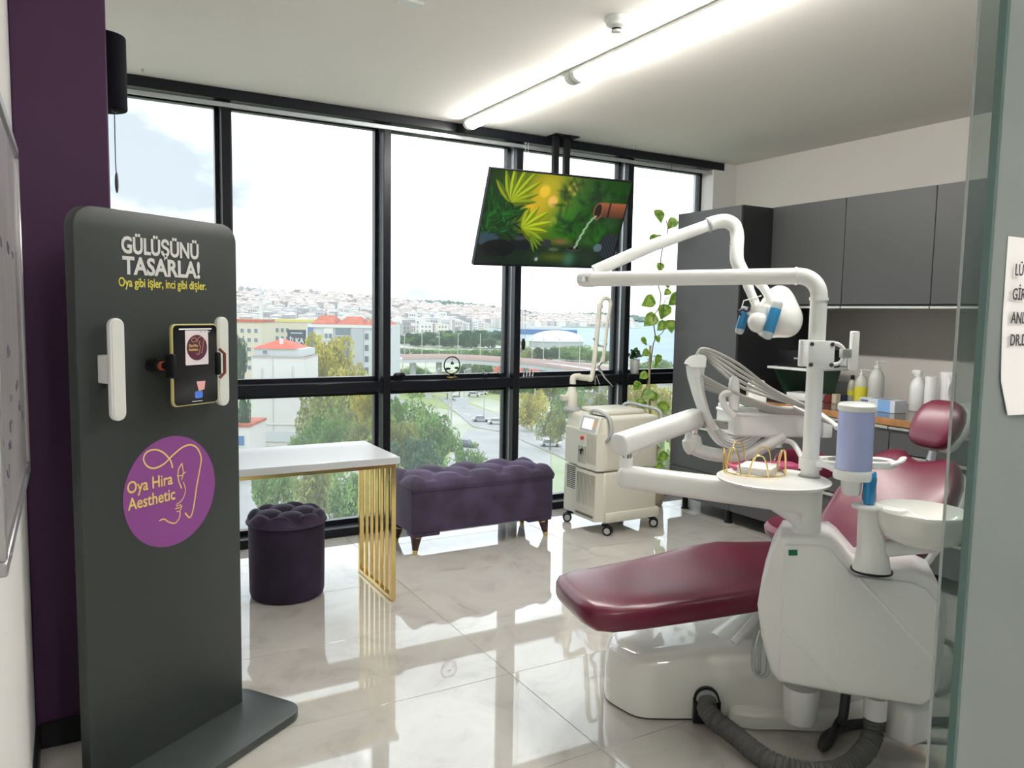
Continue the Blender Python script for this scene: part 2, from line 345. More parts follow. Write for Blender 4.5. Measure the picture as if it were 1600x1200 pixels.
# ------------------------------------------------------------------ glass entrance on the right
def frosted():
    m=bpy.data.materials.new('frosted_film_glass'); m.use_nodes=True; t=m.node_tree; t.nodes.clear(); n=t.nodes.new; l=t.links.new
    o=n('ShaderNodeOutputMaterial'); d=n('ShaderNodeBsdfDiffuse'); d.inputs[0].default_value=(.40,.45,.45,1); tr=n('ShaderNodeBsdfTranslucent'); tr.inputs[0].default_value=(.48,.54,.54,1); g=n('ShaderNodeBsdfGlossy'); g.inputs['Roughness'].default_value=.04
    a=n('ShaderNodeMixShader'); a.inputs[0].default_value=.55; b=n('ShaderNodeMixShader'); f=n('ShaderNodeFresnel'); f.inputs[0].default_value=1.5
    l(d.outputs[0],a.inputs[1]); l(tr.outputs[0],a.inputs[2]); l(f.outputs[0],b.inputs[0]); l(a.outputs[0],b.inputs[1]); l(g.outputs[0],b.inputs[2]); l(b.outputs[0],o.inputs[0]); return m
FROST=frosted(); GEDGE=mat('green_glass_edge',(.07,.13,.12),.15)
YG=.70
gw=thing('wall_glass','frosted glass entrance panel with green edge',None,(1.25,YG,0),kind='structure')
obj('frosted_pane',MB().box(1.253,3.0,YG-.006,YG+.006,.0,ZC-.002),FROST,gw,flat=True)
obj('frosted_pane',MB().box(3.004,XR,YG-.006,YG+.006,.0,ZC-.002),FROST,gw,flat=True)
obj('glass_edge',MB().box(1.2445,1.2525,YG-.006,YG+.006,.0,ZC-.002),GEDGE,gw,flat=True)
gd=thing('door_1','clear glass sliding door leaf parked behind the frosted panel',None,(1.3,YG+.03,0),kind='structure')
obj('pane',MB().box(1.2235,2.1,YG+.022,YG+.026,.012,ZC-.02),glass('clear_door_glass',tint=(.93,.97,.955),gl=.6),gd,flat=True)
obj('pane_edge',MB().box(1.2215,1.2232,YG+.022,YG+.026,.012,ZC-.02),mat('pale_glass_edge',(.27,.30,.29),.25),gd,flat=True)
ps=thing('paper_notice','printed white paper notice taped to the frosted glass','notice',(1.40,YG-.0075,1.28))
a0=(1.292,1.553); 
def pap(u,v):
    x=1.290+.21*u+(.020*max(0,.55-v)**1.3*(1-u)); z=1.270+.285*v+.0*u
    if v<.2: x+=(.2-v)*.10*(1-u)
    return Vector((x,YG-.0072-.006*math.sin(u*PI)*(1-v)-.004*(1-v)*(1-v),z))
pm=MB(); pm.grid(12,16,pap); pm.grid(12,16,lambda u,v:pap(1-u,v)+Vector((0,.0006,0)))
obj('sheet',pm,PAPER,ps,recalc=False)
for s,px,py in(('LÜ',1587,430),('GİR',1583,468),('ANL',1581,505),('DR.D',1579,540)):
    q=ony(px,py,YG-.016); obj('lettering',text_mb(s,.026,.0003,.0003,Matrix.Translation((q.x,YG-.0145,q.z))@Matrix.Rotation(PI/2,4,'X'),sx=.82),INK,ps)
# ------------------------------------------------------------------ smile-design kiosk
KL=Vector((.497,2.765,0)); KA=math.radians(34.68)
kd=Vector((math.cos(KA),math.sin(KA),0)); kn=Vector((-math.sin(KA),math.cos(KA),0))
def onk(px,py,yo=0.0):
    d=ray(px,py); c=KL+kn*yo; t=(c-ORG).dot(kn)/d.dot(kn); P=ORG+d*t; return (P-KL).dot(kd),P.z
def fit_text(s,x0,x1,z0,h,y,bold,slant=0):
    mb=text_mb(s,1,.001,bold); vs=mb.bm.verts
    xs=[v.co.x for v in vs]; a,b=min(xs),max(xs); hb_=text_mb('H',1,.001,bold); cap=max(v.co.y for v in hb_.bm.verts); hb_.bm.free()
    for v in vs: v.co=Vector((x0+(v.co.x-a)/(b-a)*(x1-x0),y-(.0006 if v.co.z>0 else 0),z0+v.co.y/cap*h))
    return mb
kk=thing('display_stand','tall charcoal photo kiosk board with slogan and purple emblem','kiosk',KL,KA)
kp=[(-.578,.03),(.008,.03)]+[(.008-.06+.06*math.cos(a),1.697-.06+.06*math.sin(a)) for a in[PI/2*k/8 for k in range(9)]]+[(-.578+.06+.06*math.cos(a),1.697-.06+.06*math.sin(a)) for a in[PI/2+PI/2*k/8 for k in range(9)]]
KM=Matrix(((1,0,0,0),(0,0,-1,.04),(0,1,0,0),(0,0,0,1)))
obj('board',MB().prism(kp,0,.04,bev=.004,M=KM),KIOSK,kk,world=False)
bp=[(x,y) for x,y in rrect(.78,.33,.075,8,-.30,-.055)]
obj('base_plate',MB().prism(bp,0.001,.031,bev=.003),KIOSK_E,kk,world=False)
LETW=mat('white_lettering',(.72,.72,.70),.6); LETY=mat('yellow_lettering',(.80,.72,.10),.6); GOLDL=mat('emblem_yellow',(.87,.66,.20),.5)
x0,z0=onk(189,394); x1,_=onk(310,407); obj('slogan',fit_text('GÜLÜŞÜNÜ',x0,x1,z0,.047,-.0012,.032),LETW,kk,world=False)
x0,z0=onk(191,427); x1,_=onk(312,433); obj('slogan',fit_text('TASARLA!',x0,x1,z0,.050,-.0012,.032),LETW,kk,world=False)
x0,z0=onk(185,447); x1,_=onk(322,454); obj('slogan',fit_text('Oya gibi işler, inci gibi dişler.',x0,x1,z0,.026,-.0012,.014),LETY,kk,world=False)
EMB=mat('emblem_purple',(.27,.07,.29),.5)
ec=obj('emblem',MB().cyl((-.277,-.0015,.848),(-.277,.0005,.848),.1735,n=64),EMB,kk,world=False)
def kc(pts): return [Vector((*onk(x/2,600+y/2),0)) for x,y in pts]
KE=Matrix(((1,0,0,0),(0,0,-1,-.0022),(0,1,0,0),(0,0,0,1)))
mb=MB()
for pts,wd in(([(538,262),(530,237),(507,213),(480,205),(456,214),(447,235),(458,256),(480,263),(510,250),(540,221),(570,197),(595,190),(615,201),(627,230),(622,272),(613,320),(606,370),(599,404),(591,417),(582,409),(577,402)],.005),
   ([(568,247),(556,268),(556,298),(566,326)],.004),([(567,247),(571,275),(566,300)],.003),([(551,286),(565,286),(579,274)],.003),
   ([(571,305),(578,328),(575,346),(566,364),(549,377)],.003),([(549,382),(562,378),(566,383),(546,390)],.003),([(566,386),(560,396),(550,399)],.003),([(561,398),(559,418),(546,434),(528,432),(511,422),(496,427)],.004)):
    ribbon(mb,spl(kc(pts),8),wd,0,KE)
obj('emblem_drawing',mb,GOLDL,ec,world=False)
for s,a,b in(('Oya Hira',(198,772),(269,759)),('Aesthetic',(199,798),(273,783))):
    xa,za=onk(*a); xb,_=onk(*b); obj('emblem_lettering',fit_text(s,xa,xb,za,.036,-.0022,.012),GOLDL,ec,world=False)
BARL=mat('lamp_diffuser',(.74,.76,.72),.4)
for cx,cy0,cy1,wd in((185,497,658,.046),(349.5,495,634,.046)):
    yo=-.062; xa,za=onk(cx,cy0,yo); xb,zb=onk(cx,cy1,yo); xc=(xa+xb)/2
    bar=obj('lamp_bar',MB().prism(rrect(wd,za-zb,wd/2-.0005,8,xc,(za+zb)/2),0,.016,bev=.003,M=Matrix(((1,0,0,0),(0,0,-1,yo+.016),(0,1,0,0),(0,0,0,1)))),WHITE,kk,world=False)
    obj('diffuser',MB().prism(rrect(wd-.010,za-zb-.010,wd/2-.006,8,xc,(za+zb)/2),0,.003,M=Matrix(((1,0,0,0),(0,0,-1,yo+.001),(0,1,0,0),(0,0,0,1)))),BARL,bar,world=False)
    obj('bracket',MB().box(xc-.02,xc+.02,-.047,-.0005,(za+zb)/2-.04,(za+zb)/2+.04,r=.003,seg=1),WHITE,bar,world=False)
yo=-.085
pa=[onk(266,505,yo),onk(337,507,yo),onk(341,630,yo),onk(270,635,yo)]
pcx=sum(q[0] for q in pa)/4; pcz=sum(q[1] for q in pa)/4; pw=(pa[1][0]+pa[2][0]-pa[0][0]-pa[3][0])/2; ph=(pa[0][1]+pa[1][1]-pa[2][1]-pa[3][1])/2
hx,hz=onk(226,571,0)
ho=obj('phone_holder',MB().cyl((hx+.02,-.001,hz),(hx+.02,-.045,hz),.020,bev=.003).cyl((hx+.02,-.04,hz),(pcx-.02,yo+.022,hz),.014,n=16).ball((pcx-.02,yo+.028,hz),.022).box(pcx-.07,pcx+.07,yo+.011,yo+.02,hz-.03,hz+.03,r=.004),BLACK,kk,world=False)
obj('holder_ring',MB().cyl((hx+.02,-.046,hz),(hx+.02,-.052,hz),.014,n=20),mat('orange_ring',(.45,.09,.04),.5),ho,world=False)
for sx in(-1,1):
    ex=pcx+sx*(pw/2+.006)
    jw=obj('holder_jaw',MB().box(min(ex,ex-sx*.014),max(ex,ex-sx*.014)+.0,yo-.014,yo+.02,hz-.036,hz+.036,r=.005),BLACK,ho,world=False)
obj('jaw_grip',MB().tube([(pcx+pw/2+.004,yo-.008,hz+.045),(pcx+pw/2+.022,yo-.01,hz+.03),(pcx+pw/2+.022,yo-.01,hz-.03),(pcx+pw/2+.004,yo-.008,hz-.045)],.005,8),mat('rust_grip',(.22,.05,.03),.5),ho,world=False)
pl=KL+kd*pcx+kn*yo+Vector((0,0,pcz-ph/2))
ph_t=thing('phone','black screened smartphone in pale yellow case clamped on the kiosk','phone',pl,KA)
PM=lambda y:Matrix(((1,0,0,0),(0,0,-1,y),(0,1,0,ph/2),(0,0,0,1)))
obj('case',MB().prism(rrect(pw,ph,.016,6),0,.012,bev=.003,M=PM(.008)),mat('yellow_case',(.62,.58,.22),.4),ph_t,world=False)
obj('screen',MB().prism(rrect(pw-.008,ph-.008,.013,6),0,.0015,M=PM(-.0035)),mat('phone_black',(.006,.006,.008),.12),ph_t,world=False)
sm=MB(); sm.prism(rrect(.088,.105,.003,3,.004,.052),0,.0004,M=PM(-.0051)); card=obj('screen_card',sm,mat('screen_card',(.55,.50,.49),.4,emis=.18,ecol=(.8,.72,.7)),ph_t,world=False)
obj('card_disc',MB().cyl((.004,-.0055,ph/2+.052),(.004,-.0060,ph/2+.052),.039,n=40),mat('card_disc',(.07,.012,.03),.5,emis=.08,ecol=(.25,.04,.1)),card,world=False)
mb=MB(); q=[((x/2-262)/73*pw*.24,-(300+y/2-423)/90*ph*.13) for x,y in[]]
E2=lambda pts:[Vector((.004+(x-527)/290*.075,.052-(y-340)/350*.079,0)) for x,y in pts]
for pts in([(538,262),(507,213),(480,205),(456,214),(447,235),(458,256),(480,263),(510,250),(540,221),(570,197),(595,190),(615,201),(627,230),(613,320),(599,404),(582,409)],[(568,247),(556,298),(578,328),(566,364),(560,396),(546,434),(511,422)]): ribbon(mb,spl(E2(pts),5),.0011,0,PM(-.0064))
obj('card_drawing',mb,GOLDL,card,world=False)
for s,z in(('Oya Hira',.055),('Aesthetic',.043)): obj('card_lettering',text_mb(s,.0115,.0001,.0002,Matrix.Translation((-.028,-.0064,ph/2+z))@Matrix.Rotation(PI/2,4,'X'),sx=.8),GOLDL,card,world=False)
WS=mat('screen_white',(.6,.6,.6),.4,emis=.5)
obj('status_bar',MB().box(-.062,.062,-.0056,-.0050,ph/2+ph*.43,ph/2+ph*.445),WS,ph_t,world=False)
for xx in(.02,.036,.05): obj('screen_icon',MB().box(xx-.004,xx+.004,-.0056,-.0050,ph/2+ph*.395,ph/2+ph*.41),GREYP,ph_t,world=False)
obj('home_bar',MB().box(-.018,.022,-.0056,-.0050,ph/2-ph*.455,ph/2-ph*.450),WS,ph_t,world=False)
obj('screen_picture',MB().prism([(0,-.052),(.034,-.052),(.03,-.078),(.008,-.082)],0,.0004,M=PM(-.0051)),mat('screen_pink',(.5,.25,.22),.4,emis=.3,ecol=(.75,.4,.38)),ph_t,world=False)
obj('screen_picture',MB().prism(rrect(.03,.022,.006,4,.008,-.093),0,.0004,M=PM(-.0051)),mat('screen_blue',(.05,.12,.4),.4,emis=.25,ecol=(.1,.25,.8)),ph_t,world=False)
# ------------------------------------------------------------------ desk with gold slatted leg
DT=mat('desk_top',(.66,.68,.70),.22,coat=.2)
dk=thing('desk','narrow white desk on a gold slatted metal leg','desk',(.80,3.78,0))
dy0,dy1,dxr,dxl,dz=3.50,4.03,1.385,.16,.72
obj('table_top',MB().box(dxl,dxr,dy0,dy1,dz-.034,dz,r=.002,seg=1),DT,dk)
obj('frame_rail',MB().box(dxl+.03,dxr-.02,dy0+.012,dy0+.03,dz-.052,dz-.0345),GOLD,dk)
obj('frame_rail',MB().box(dxl+.03,dxr-.02,dy1-.03,dy1-.012,dz-.052,dz-.0345),GOLD,dk)
for xe in(1.345,.20):
    for ya in(dy0+.015,dy1-.04): obj('leg_post',MB().box(xe,xe+.025,ya,ya+.025,0.001,dz-.035,r=.0015,seg=1),GOLD,dk)
    obj('leg_rail',MB().box(xe,xe+.025,dy0+.04,dy1-.04,.001,.024,r=.0015,seg=1),GOLD,dk); obj('leg_rail',MB().box(xe,xe+.025,dy0+.04,dy1-.04,dz-.06,dz-.035,r=.0015,seg=1),GOLD,dk)
    n=5
    for k in range(n):
        yy=dy0+.04+(k+1)*(dy1-.04-dy0-.04)/(n+1); obj('leg_slat',MB().box(xe+.004,xe+.021,yy-.011,yy+.011,.024,dz-.06,r=.001,seg=1),GOLD,dk)
# ------------------------------------------------------------------ tufted bench and round stool
def tuft(x,y,a,b):
    u=x/a+y/b; v=x/a-y/b; du,dv=u-round(u),v-round(v); d=math.hypot((du+dv)*a/2,(du-dv)*b/2)/a
    return .45*(abs(math.sin(PI*u))*abs(math.sin(PI*v)))**.5+.55*(1-math.exp(-(d/.17)**2))
def buttons(a,b,x0,x1,y0,y1,inside):
    out=[]
    for i in range(-30,31):
        for j in range(-30,31):
            x=(i+j)*a/2; y=(i-j)*b/2
            if inside(x,y): out.append((x,y))
    return out
bx0,bx1,by0,by1=1.70,2.685,4.12,4.50; bcx,bcy=(bx0+bx1)/2,(by0+by1)/2
bn=thing('storage_bench','purple velvet storage bench with deep buttoned lid and tapered legs','bench',(bcx,bcy,0))
zc0=.405
body=MB().box(bx0+.008,bx1-.008,by0+.008,by1-.008,.125,zc0,r=.012,seg=3)
for ex in(bx0+.10,bx1-.10):
    for ey in(by0+.06,by1-.06): body.box(ex-.09,ex+.09,ey-.05,ey+.05,.104,.13,r=.01)
obj('box',body,VELVET,bn)
hw,hd=(bx1-bx0)/2,(by1-by0)/2
def lid(u,v):
    x=(u*2-1); y=(v*2-1); ax,ay=abs(x),abs(y)
    X=math.copysign(1-(1-ax)**1.25,x)*hw if False else x*hw; Y=y*hd
    e=min(1,(hw-abs(X))/.055); f=min(1,(hd-abs(Y))/.055)
    rr=math.sqrt(max(0,1-(1-e)**2))*math.sqrt(max(0,1-(1-f)**2))
    z=zc0-.01+rr*(.030+.042*tuft(X,Y,.24,.26))
    return Vector((bcx+X*1.004,bcy+Y*1.004,z))
lm=MB().grid(180,70,lid); ld=obj('lid_cushion',lm,VELVET,bn,ang=80)
obj('lid_pleats',MB().box(bx0+.002,bx1-.002,by0+.002,by1-.002,zc0-.035,zc0,r=.012,seg=3),VELVET,ld)
for x,y in buttons(.24,.26,0,0,0,0,lambda x,y:abs(x)<hw-.06 and abs(y)<hd-.06): obj('button',MB().ball((bcx+x,bcy+y,zc0+.022),(.009,.009,.005),10,6),VELVET,ld)
for sx,ex in((-1,bx0+.055),(1,bx1-.055)):
    for sy,ey in((-1,by0+.055),(1,by1-.055)):
        lg=obj('leg',MB().tube([(ex,ey,.106),(ex+sx*.004,ey+sy*.004,.10),(ex+sx*.014,ey+sy*.014,.022)],[.034,.033,.017],16),WOODD,bn)
        obj('leg_tip',MB().tube([(ex+sx*.014,ey+sy*.014,.023),(ex+sx*.017,ey+sy*.017,.0005)],[.0175,.0135],16),GOLD,lg)
        obj('leg_ring',MB().tube([(ex+sx*.003,ey+sy*.003,.096),(ex+sx*.004,ey+sy*.004,.091)],[.0338,.0335],16),GOLD,lg)
sc_=Vector((.925,3.86,0)); sr=.187
st=thing('pouf_stool','round dark purple velvet stool with buttoned top under the desk','stool',sc_)
obj('drum',MB().lathe([(.165,.001),(.176,.008),(sr-.006,.03),(sr-.004,.2),(sr-.003,.37),(sr-.012,.385)],64,sc_),VELVET_D,st)
def stop(u,v):
    a=2*PI*u; r=v*1.03*sr; X,Y=r*math.cos(a),r*math.sin(a); e=min(1,(1.03*sr-r)/.045); k=math.sqrt(max(0,1-(1-e)**2))
    return sc_+Vector((X,Y,.376+k*(.022+.038*tuft(X,Y,.17,.17))))
tp=obj('seat_cushion',MB().grid(120,36,stop).tube([sc_+Vector((1.02*sr*math.cos(2*PI*k/48),1.02*sr*math.sin(2*PI*k/48),.378)) for k in range(49)],.006,8),VELVET,st,ang=80)
for x,y in buttons(.17,.17,0,0,0,0,lambda x,y:math.hypot(x,y)<sr-.03): obj('button',MB().ball(sc_+Vector((x,y,.399)),(.009,.009,.005),10,6),VELVET,tp)
# ------------------------------------------------------------------ television
def s2l(c): c=np.asarray(c,float); return np.where(c<=.04045,c/12.92,((c+.055)/1.055)**2.4)
def paint():
    W,Hh=288,162; u,v=np.meshgrid(np.linspace(0,1,W),np.linspace(0,1,Hh)); A=16/9
    img=np.zeros((Hh,W,3)); img[:]=(.07,.17,.05)
    def over(mask,col): m=np.clip(mask,0,1)[...,None]; img[:]=img*(1-m)+np.array(col)*m
    def blob(x,y,r,s=1.0,ry=None): return np.exp(-(((u-x)*A/r)**2+((v-y)/(ry or r))**2)*1.0)*s
    rs=np.random.RandomState(3)
    over(blob(.45,.3,.55),(.30,.42,.06)); over(blob(.42,.15,.30),(.62,.58,.10)); over(blob(.35,.32,.22,.9),(.72,.60,.12)); over(blob(.80,.25,.35),(.08,.27,.06)); over(blob(.62,.55,.25),(.13,.40,.06)); over(blob(.95,.5,.3),(.03,.16,.04)); over(blob(.85,.62,.18,.8),(.12,.36,.07))
    for x,y,r,c in((.38,.18,.08,(.86,.70,.20)),(.45,.28,.075,(.90,.68,.38)),(.57,.14,.085,(.85,.74,.22)),(.56,.28,.05,(.70,.62,.15)),(.30,.36,.06,(.80,.62,.14)),(.48,.5,.07,(.5,.55,.12)),(.72,.36,.06,(.16,.42,.08)),(.68,.60,.05,(.2,.5,.1))):
        d=np.hypot((u-x)*A,v-y); over(np.clip((r-d)/.03,0,1)*.75,c)
    for k in range(150):
        x,y=rs.uniform(.5,1.0),rs.uniform(.05,.72); a=rs.uniform(0,6.28); g=rs.uniform(.2,1); m=np.exp(-((((u-x)*A*math.cos(a)+(v-y)*math.sin(a))/rs.uniform(.05,.11))**2+((-(u-x)*A*math.sin(a)+(v-y)*math.cos(a))/rs.uniform(.010,.028))**2)); over(m*.5,(.14*g,.42*g,.08*g) if rs.rand()<.6 else (.02,.10,.03))
    wy=.76; wat=1/(1+np.exp(-(v-wy)/.02)); over(wat,(.03,.10,.06))
    over(wat*np.clip(np.sin(v*190+6*np.sin(u*9)+3*np.sin(u*31))-.1,0,1)*.45,(.10,.26,.16)); over(wat*blob(.55,.9,.25,.7,.06),(.32,.36,.08)); over(wat*blob(.66,.92,.08,.6,.1),(.25,.45,.42))
    over(blob(.57,.72,.12,.9,.035),(.45,.30,.20)); over(blob(0,.85,.33,1.0,.28),(.02,.05,.05)); over(blob(0.02,.5,.2,.8,.4),(.03,.14,.05))
    def ell(x,y,rx,ry,soft=.12): return np.clip((1-np.sqrt(((u-x)*A/rx)**2+((v-y)/ry)**2))/soft,0,1)
    over(ell(.30,.74,.17,.10),(.05,.07,.08)); over(ell(.27,.70,.10,.035,.5),(.18,.22,.22)); over(ell(.05,.72,.15,.08),(.16,.24,.27)); over(ell(.14,.82,.22,.10),(.02,.03,.04)); over(ell(.46,.74,.08,.045),(.14,.15,.16))
    st=ell(.945,.74,.16,.15); over(st,(.10,.12,.14)); over(st*np.clip(np.sin(u*260+v*120)*np.sin(v*230)-.2,0,1)*.8,(.34,.38,.40)); over(ell(.86,.77,.06,.05),(.28,.36,.38))
    over(ell(.68,.795,.11,.03),(.20,.20,.18)); over(ell(.68,.79,.09,.018),(.06,.06,.05)); over(ell(.53,.81,.10,.03,.6)*np.clip(np.sin(u*300)*np.sin(v*260),0,1),(.7,.72,.66))
    def leaf(x0,y0,x1,y1,wd,c):
        dx,dy=(x1-x0)*A,y1-y0; l=math.hypot(dx,dy); t=((u-x0)*A*dx+(v-y0)*dy)/l/l; q=(-(u-x0)*A*dy+(v-y0)*dx)/l
        m=np.clip((wd*np.sin(np.clip(t,0,1)*PI)**.8*(t>0)*(t<1)-abs(q))/.006,0,1); sh=np.clip(1-.35*(q>0)-.2*(abs(q)<.003),.4,1)
        img[:]=img*(1-m[...,None])+np.array(c)*sh[...,None]*m[...,None]
    for k in range(90):
        x,y=rs.uniform(0,.22),rs.uniform(.25,.68); a=rs.uniform(-2.6,-.2); l=rs.uniform(.12,.26); g=rs.uniform(.5,1); leaf(x,y,x+l*math.cos(a)/A,y+l*math.sin(a),.022,(.10*g,.40*g,.10*g))
    for k in range(22):
        x,y=rs.uniform(.05,.30),rs.uniform(.58,.70); a=rs.uniform(-.6,.9)+(PI if rs.rand()<.3 else 0); l=rs.uniform(.1,.2); g=rs.uniform(.4,.9); leaf(x,y,x+l*math.cos(a)/A,y+l*math.sin(a),.014,(.08*g,.32*g,.16*g))
    for a,l,g in((-1.9,.30,.9),(-1.6,.34,1),(-1.25,.36,1),(-.95,.36,1),(-.65,.34,1),(-.35,.28,.9),(-.1,.26,.8),(-2.3,.26,.8)): leaf(.16,.33,.16+1.25*l*math.cos(a)/A,.33+1.25*l*math.sin(a),.034,(.60*g,.68*g,.10*g))
    for a,l,g in((-1.35,.24,.9),(-1.0,.30,1),(-.6,.36,1),(-.25,.38,1),(.05,.33,.95),(.35,.30,.8),(.65,.26,.7)): leaf(.27,.60,.27+1.05*l*math.cos(a)/A,.60+1.05*l*math.sin(a),.036,(.62*g,.70*g,.10*g))
    for a in(.3,.55,.8,1.05): leaf(.33,.66,.33+.24*math.cos(a)/A,.66+.24*math.sin(a),.018,(.40,.52,.10))
    # bamboo spout and water
    bm=(u>.80)*np.clip((.088-abs(v-.335+.02*(u-.8)))/.006,0,1); t=(v-.25)/.17; colr=np.array((.50,.28,.17))[None,None]*(1.1-.6*np.clip(t,0,1))[...,None]
    m=bm[...,None]; img[:]=img*(1-m)+colr*m
    over((u>.87)*(u<.885)*bm,(.10,.06,.05)); over(ell(.795,.35,.062,.10,.05),(.50,.30,.18)); over(ell(.795,.35,.050,.085,.1),(.12,.07,.05))
    for k in range(3):
        t=np.clip((v-.42)/.36,0,1); xc=.785-.10*t**.6+.006*(k-1); over((v>.40)*(v<.79)*np.clip((.006-abs(u-xc))/.004,0,1)*(.45+.3*np.sin(v*90+k*2)),(.80,.86,.80))
    over(blob(.42,.93,.02,.9),(.75,.80,.80)); 
    return W,Hh,s2l(np.clip(img,0,1))
tvC=Vector((2.80,4.361,2.022)); ta,tb,tg=.029,.396,.024; tw=1.10; th=tw*9/16
ex=Vector((math.cos(ta),math.sin(ta),0)); nn=Vector((math.sin(ta),-math.cos(ta),0)); ez=Vector((0,0,1))
ez2=ez*math.cos(tb)+nn*math.sin(tb); e1=ex*math.cos(tg)+ez2*math.sin(tg); e3=ez2*math.cos(tg)-ex*math.sin(tg); e2=e1.cross(e3)   # e1 right, e3 up, e2 = out of the picture toward the room
if e2.dot(nn)<0: e2=-e2
TVM=Matrix(((e1.x,-e2.x,e3.x,tvC.x),(e1.y,-e2.y,e3.y,tvC.y),(e1.z,-e2.z,e3.z,tvC.z),(0,0,0,1)))   # local y points to the back
tv=thing('television','flat television hung from the ceiling showing a bamboo water spout','television',(3.0,4.58,2.0))
obj('case',MB().box(-tw/2,tw/2,.004,.030,-th/2,th/2,r=.003,seg=1,M=TVM).box(-.25,.25,.028,.06,-.2,.14,r=.01,M=TVM),BLACK,tv)
for a in((-tw/2,tw/2,-.003,.004,-th/2,-th/2+.010),(-tw/2,tw/2,-.003,.004,th/2-.007,th/2),(-tw/2,-tw/2+.006,-.003,.004,-th/2+.01,th/2-.007),(tw/2-.006,tw/2,-.003,.004,-th/2+.01,th/2-.007)): obj('bezel',MB().box(*a,M=TVM),BLACK,tv)
W_,H_,IMG=paint(); sm=MB().grid(W_,H_,lambda u,v:Vector((-tw/2+.006+u*(tw-.012),.0015,th/2-.007-v*(th-.017))),M=TVM)
so=obj('screen',sm,attr_mat('television_picture',.85),tv,recalc=False)
at=so.data.color_attributes.new('Col','FLOAT_COLOR','POINT'); at.data.foreach_set('color',np.concatenate([IMG.transpose(1,0,2).reshape(-1,3),np.ones((W_*H_,1))],1).astype(np.float32).ravel())
mtx=Vector((2.985,4.60,0))
obj('mount_plate',MB().box(2.90,3.10,4.54,4.655,ZC-.008,ZC-.0005,r=.002,seg=1),BLACK,tv)
for dx in(-.045,.045): obj('mount_post',MB().box(mtx.x+dx-.024,mtx.x+dx+.024,4.585,4.615,1.93,ZC-.008,r=.004,seg=1),BLACK,tv)
obj('mount_arm',MB().box(2.78,3.05,4.46,4.60,2.02,2.07,r=.004).box(2.76,2.80,4.44,4.47,1.85,2.2),BLACK,tv)
obj('cable',MB().tube(spl([(2.925,4.60,ZC-.01),(2.918,4.60,2.5),(2.93,4.59,2.40),(2.92,4.58,2.25)],8),.003,6),BLACK,tv)
# ------------------------------------------------------------------ laser machine on castors
lx0,lx1,ly0,ly1=2.955,3.415,3.985,4.435
lz=thing('laser_machine','cream wheeled laser cabinet with touch screen and articulated arm','laser machine',((lx0+lx1)/2,(ly0+ly1)/2,0))
obj('upper_cabinet',MB().box(lx0+.02,lx1,ly0,ly1,.415,.765,r=.022,seg=3),CREAM,lz)
obj('lower_cabinet',MB().box(lx0+.02,lx1,ly0,ly1,.125,.408,r=.018,seg=3),CREAM,lz)
obj('plinth',MB().box(lx0+.03,lx1+.02,ly0-.012,ly1+.01,.075,.145,r=.014,seg=2),CREAM,lz)
obj('lid',MB().box(lx0+.10,lx1-.04,ly0+.10,ly1-.05,.762,.795,r=.014,seg=3),CREAM,lz)
def fascia(z0,z1,d0,d1):
    pr=[(ly0+.012,0),(ly0+.03,-.045),(ly0+.25,-.045),(ly0+.285,-.02),(ly1-.02,-.02),(ly1-.005,.01)]
    bot=[(lx0+.02+b*d0,a,z0) for a,b in pr]+[(lx0+.06,ly1-.01,z0),(lx0+.06,ly0+.012,z0)]
    top=[(lx0+.02+b*d1,a,z1) for a,b in pr]+[(lx0+.06,ly1-.01,z1),(lx0+.06,ly0+.012,z1)]
    return MB().loft([bot,top])
obj('upper_fascia',fascia(.418,.66,1.0,1.0),CREAM,lz); obj('lower_fascia',fascia(.085,.404,1.15,1.0),CREAM,lz)
hd=MB().loft([[(lx0+.02+b,a,z) for a,b,z in q] for q in([(ly0+.03,-.048,.655),(ly0+.03,-.015,.765),(ly0+.03,.06,.765),(ly0+.03,.06,.655)],[(ly0+.25,-.048,.655),(ly0+.25,-.015,.765),(ly0+.25,.06,.765),(ly0+.25,.06,.655)])])
hh=obj('console',hd,CREAM,lz)
def onface(a,z,o=.0): t=(z-.655)/.11; return Vector((lx0+.02-.048+.033*t-o,a,z))
def quad(a0,a1,z0,z1,o,th_=.004): return MB().loft([[onface(a0,z0,o),onface(a1,z0,o),onface(a1,z0,o-th_),onface(a0,z0,o-th_)],[onface(a0,z1,o),onface(a1,z1,o),onface(a1,z1,o-th_),onface(a0,z1,o-th_)]])
dp=obj('screen_surround',quad(ly0+.055,ly0+.225,.665,.757,.003),GREYP,hh); obj('touch_screen',quad(ly0+.095,ly0+.205,.680,.747,.005),mat('touch_screen',(.55,.62,.72),.2,emis=.55,ecol=(.62,.72,.86)),dp)
obj('side_keys',quad(ly0+.066,ly0+.086,.690,.745,.005),mat('orange_keys',(.7,.35,.12),.4),dp)
xf=lx0+.02-.046
def slots(y0,y1,z0,z1,n,par,hor=False,xx=xf,dm=CREAM_D):
    for k in range(n):
        if hor: z=z0+(z1-z0)*k/(n-1); obj('vent_slot',MB().box(xx-.0008,xx+.006,y0,y1,z-.0028,z+.0028),dm,par)
        else: y=y0+(y1-y0)*k/(n-1); obj('vent_slot',MB().box(xx-.0008,xx+.006,y-.0022,y+.0022,z0,z1),dm,par)
slots(ly0+.045,ly0+.135,.455,.645,7,lz); slots(ly0+.155,ly0+.235,.445,.56,6,lz)
slots(ly0+.045,ly0+.235,.145,.385,13,lz,xx=lx0+.02-.049)
slots(ly0+.30,ly0+.40,.44,.58,11,lz,True,lx0+.001); slots(ly0+.30,ly0+.40,.25,.395,12,lz,True,lx0-.001,BLACK)
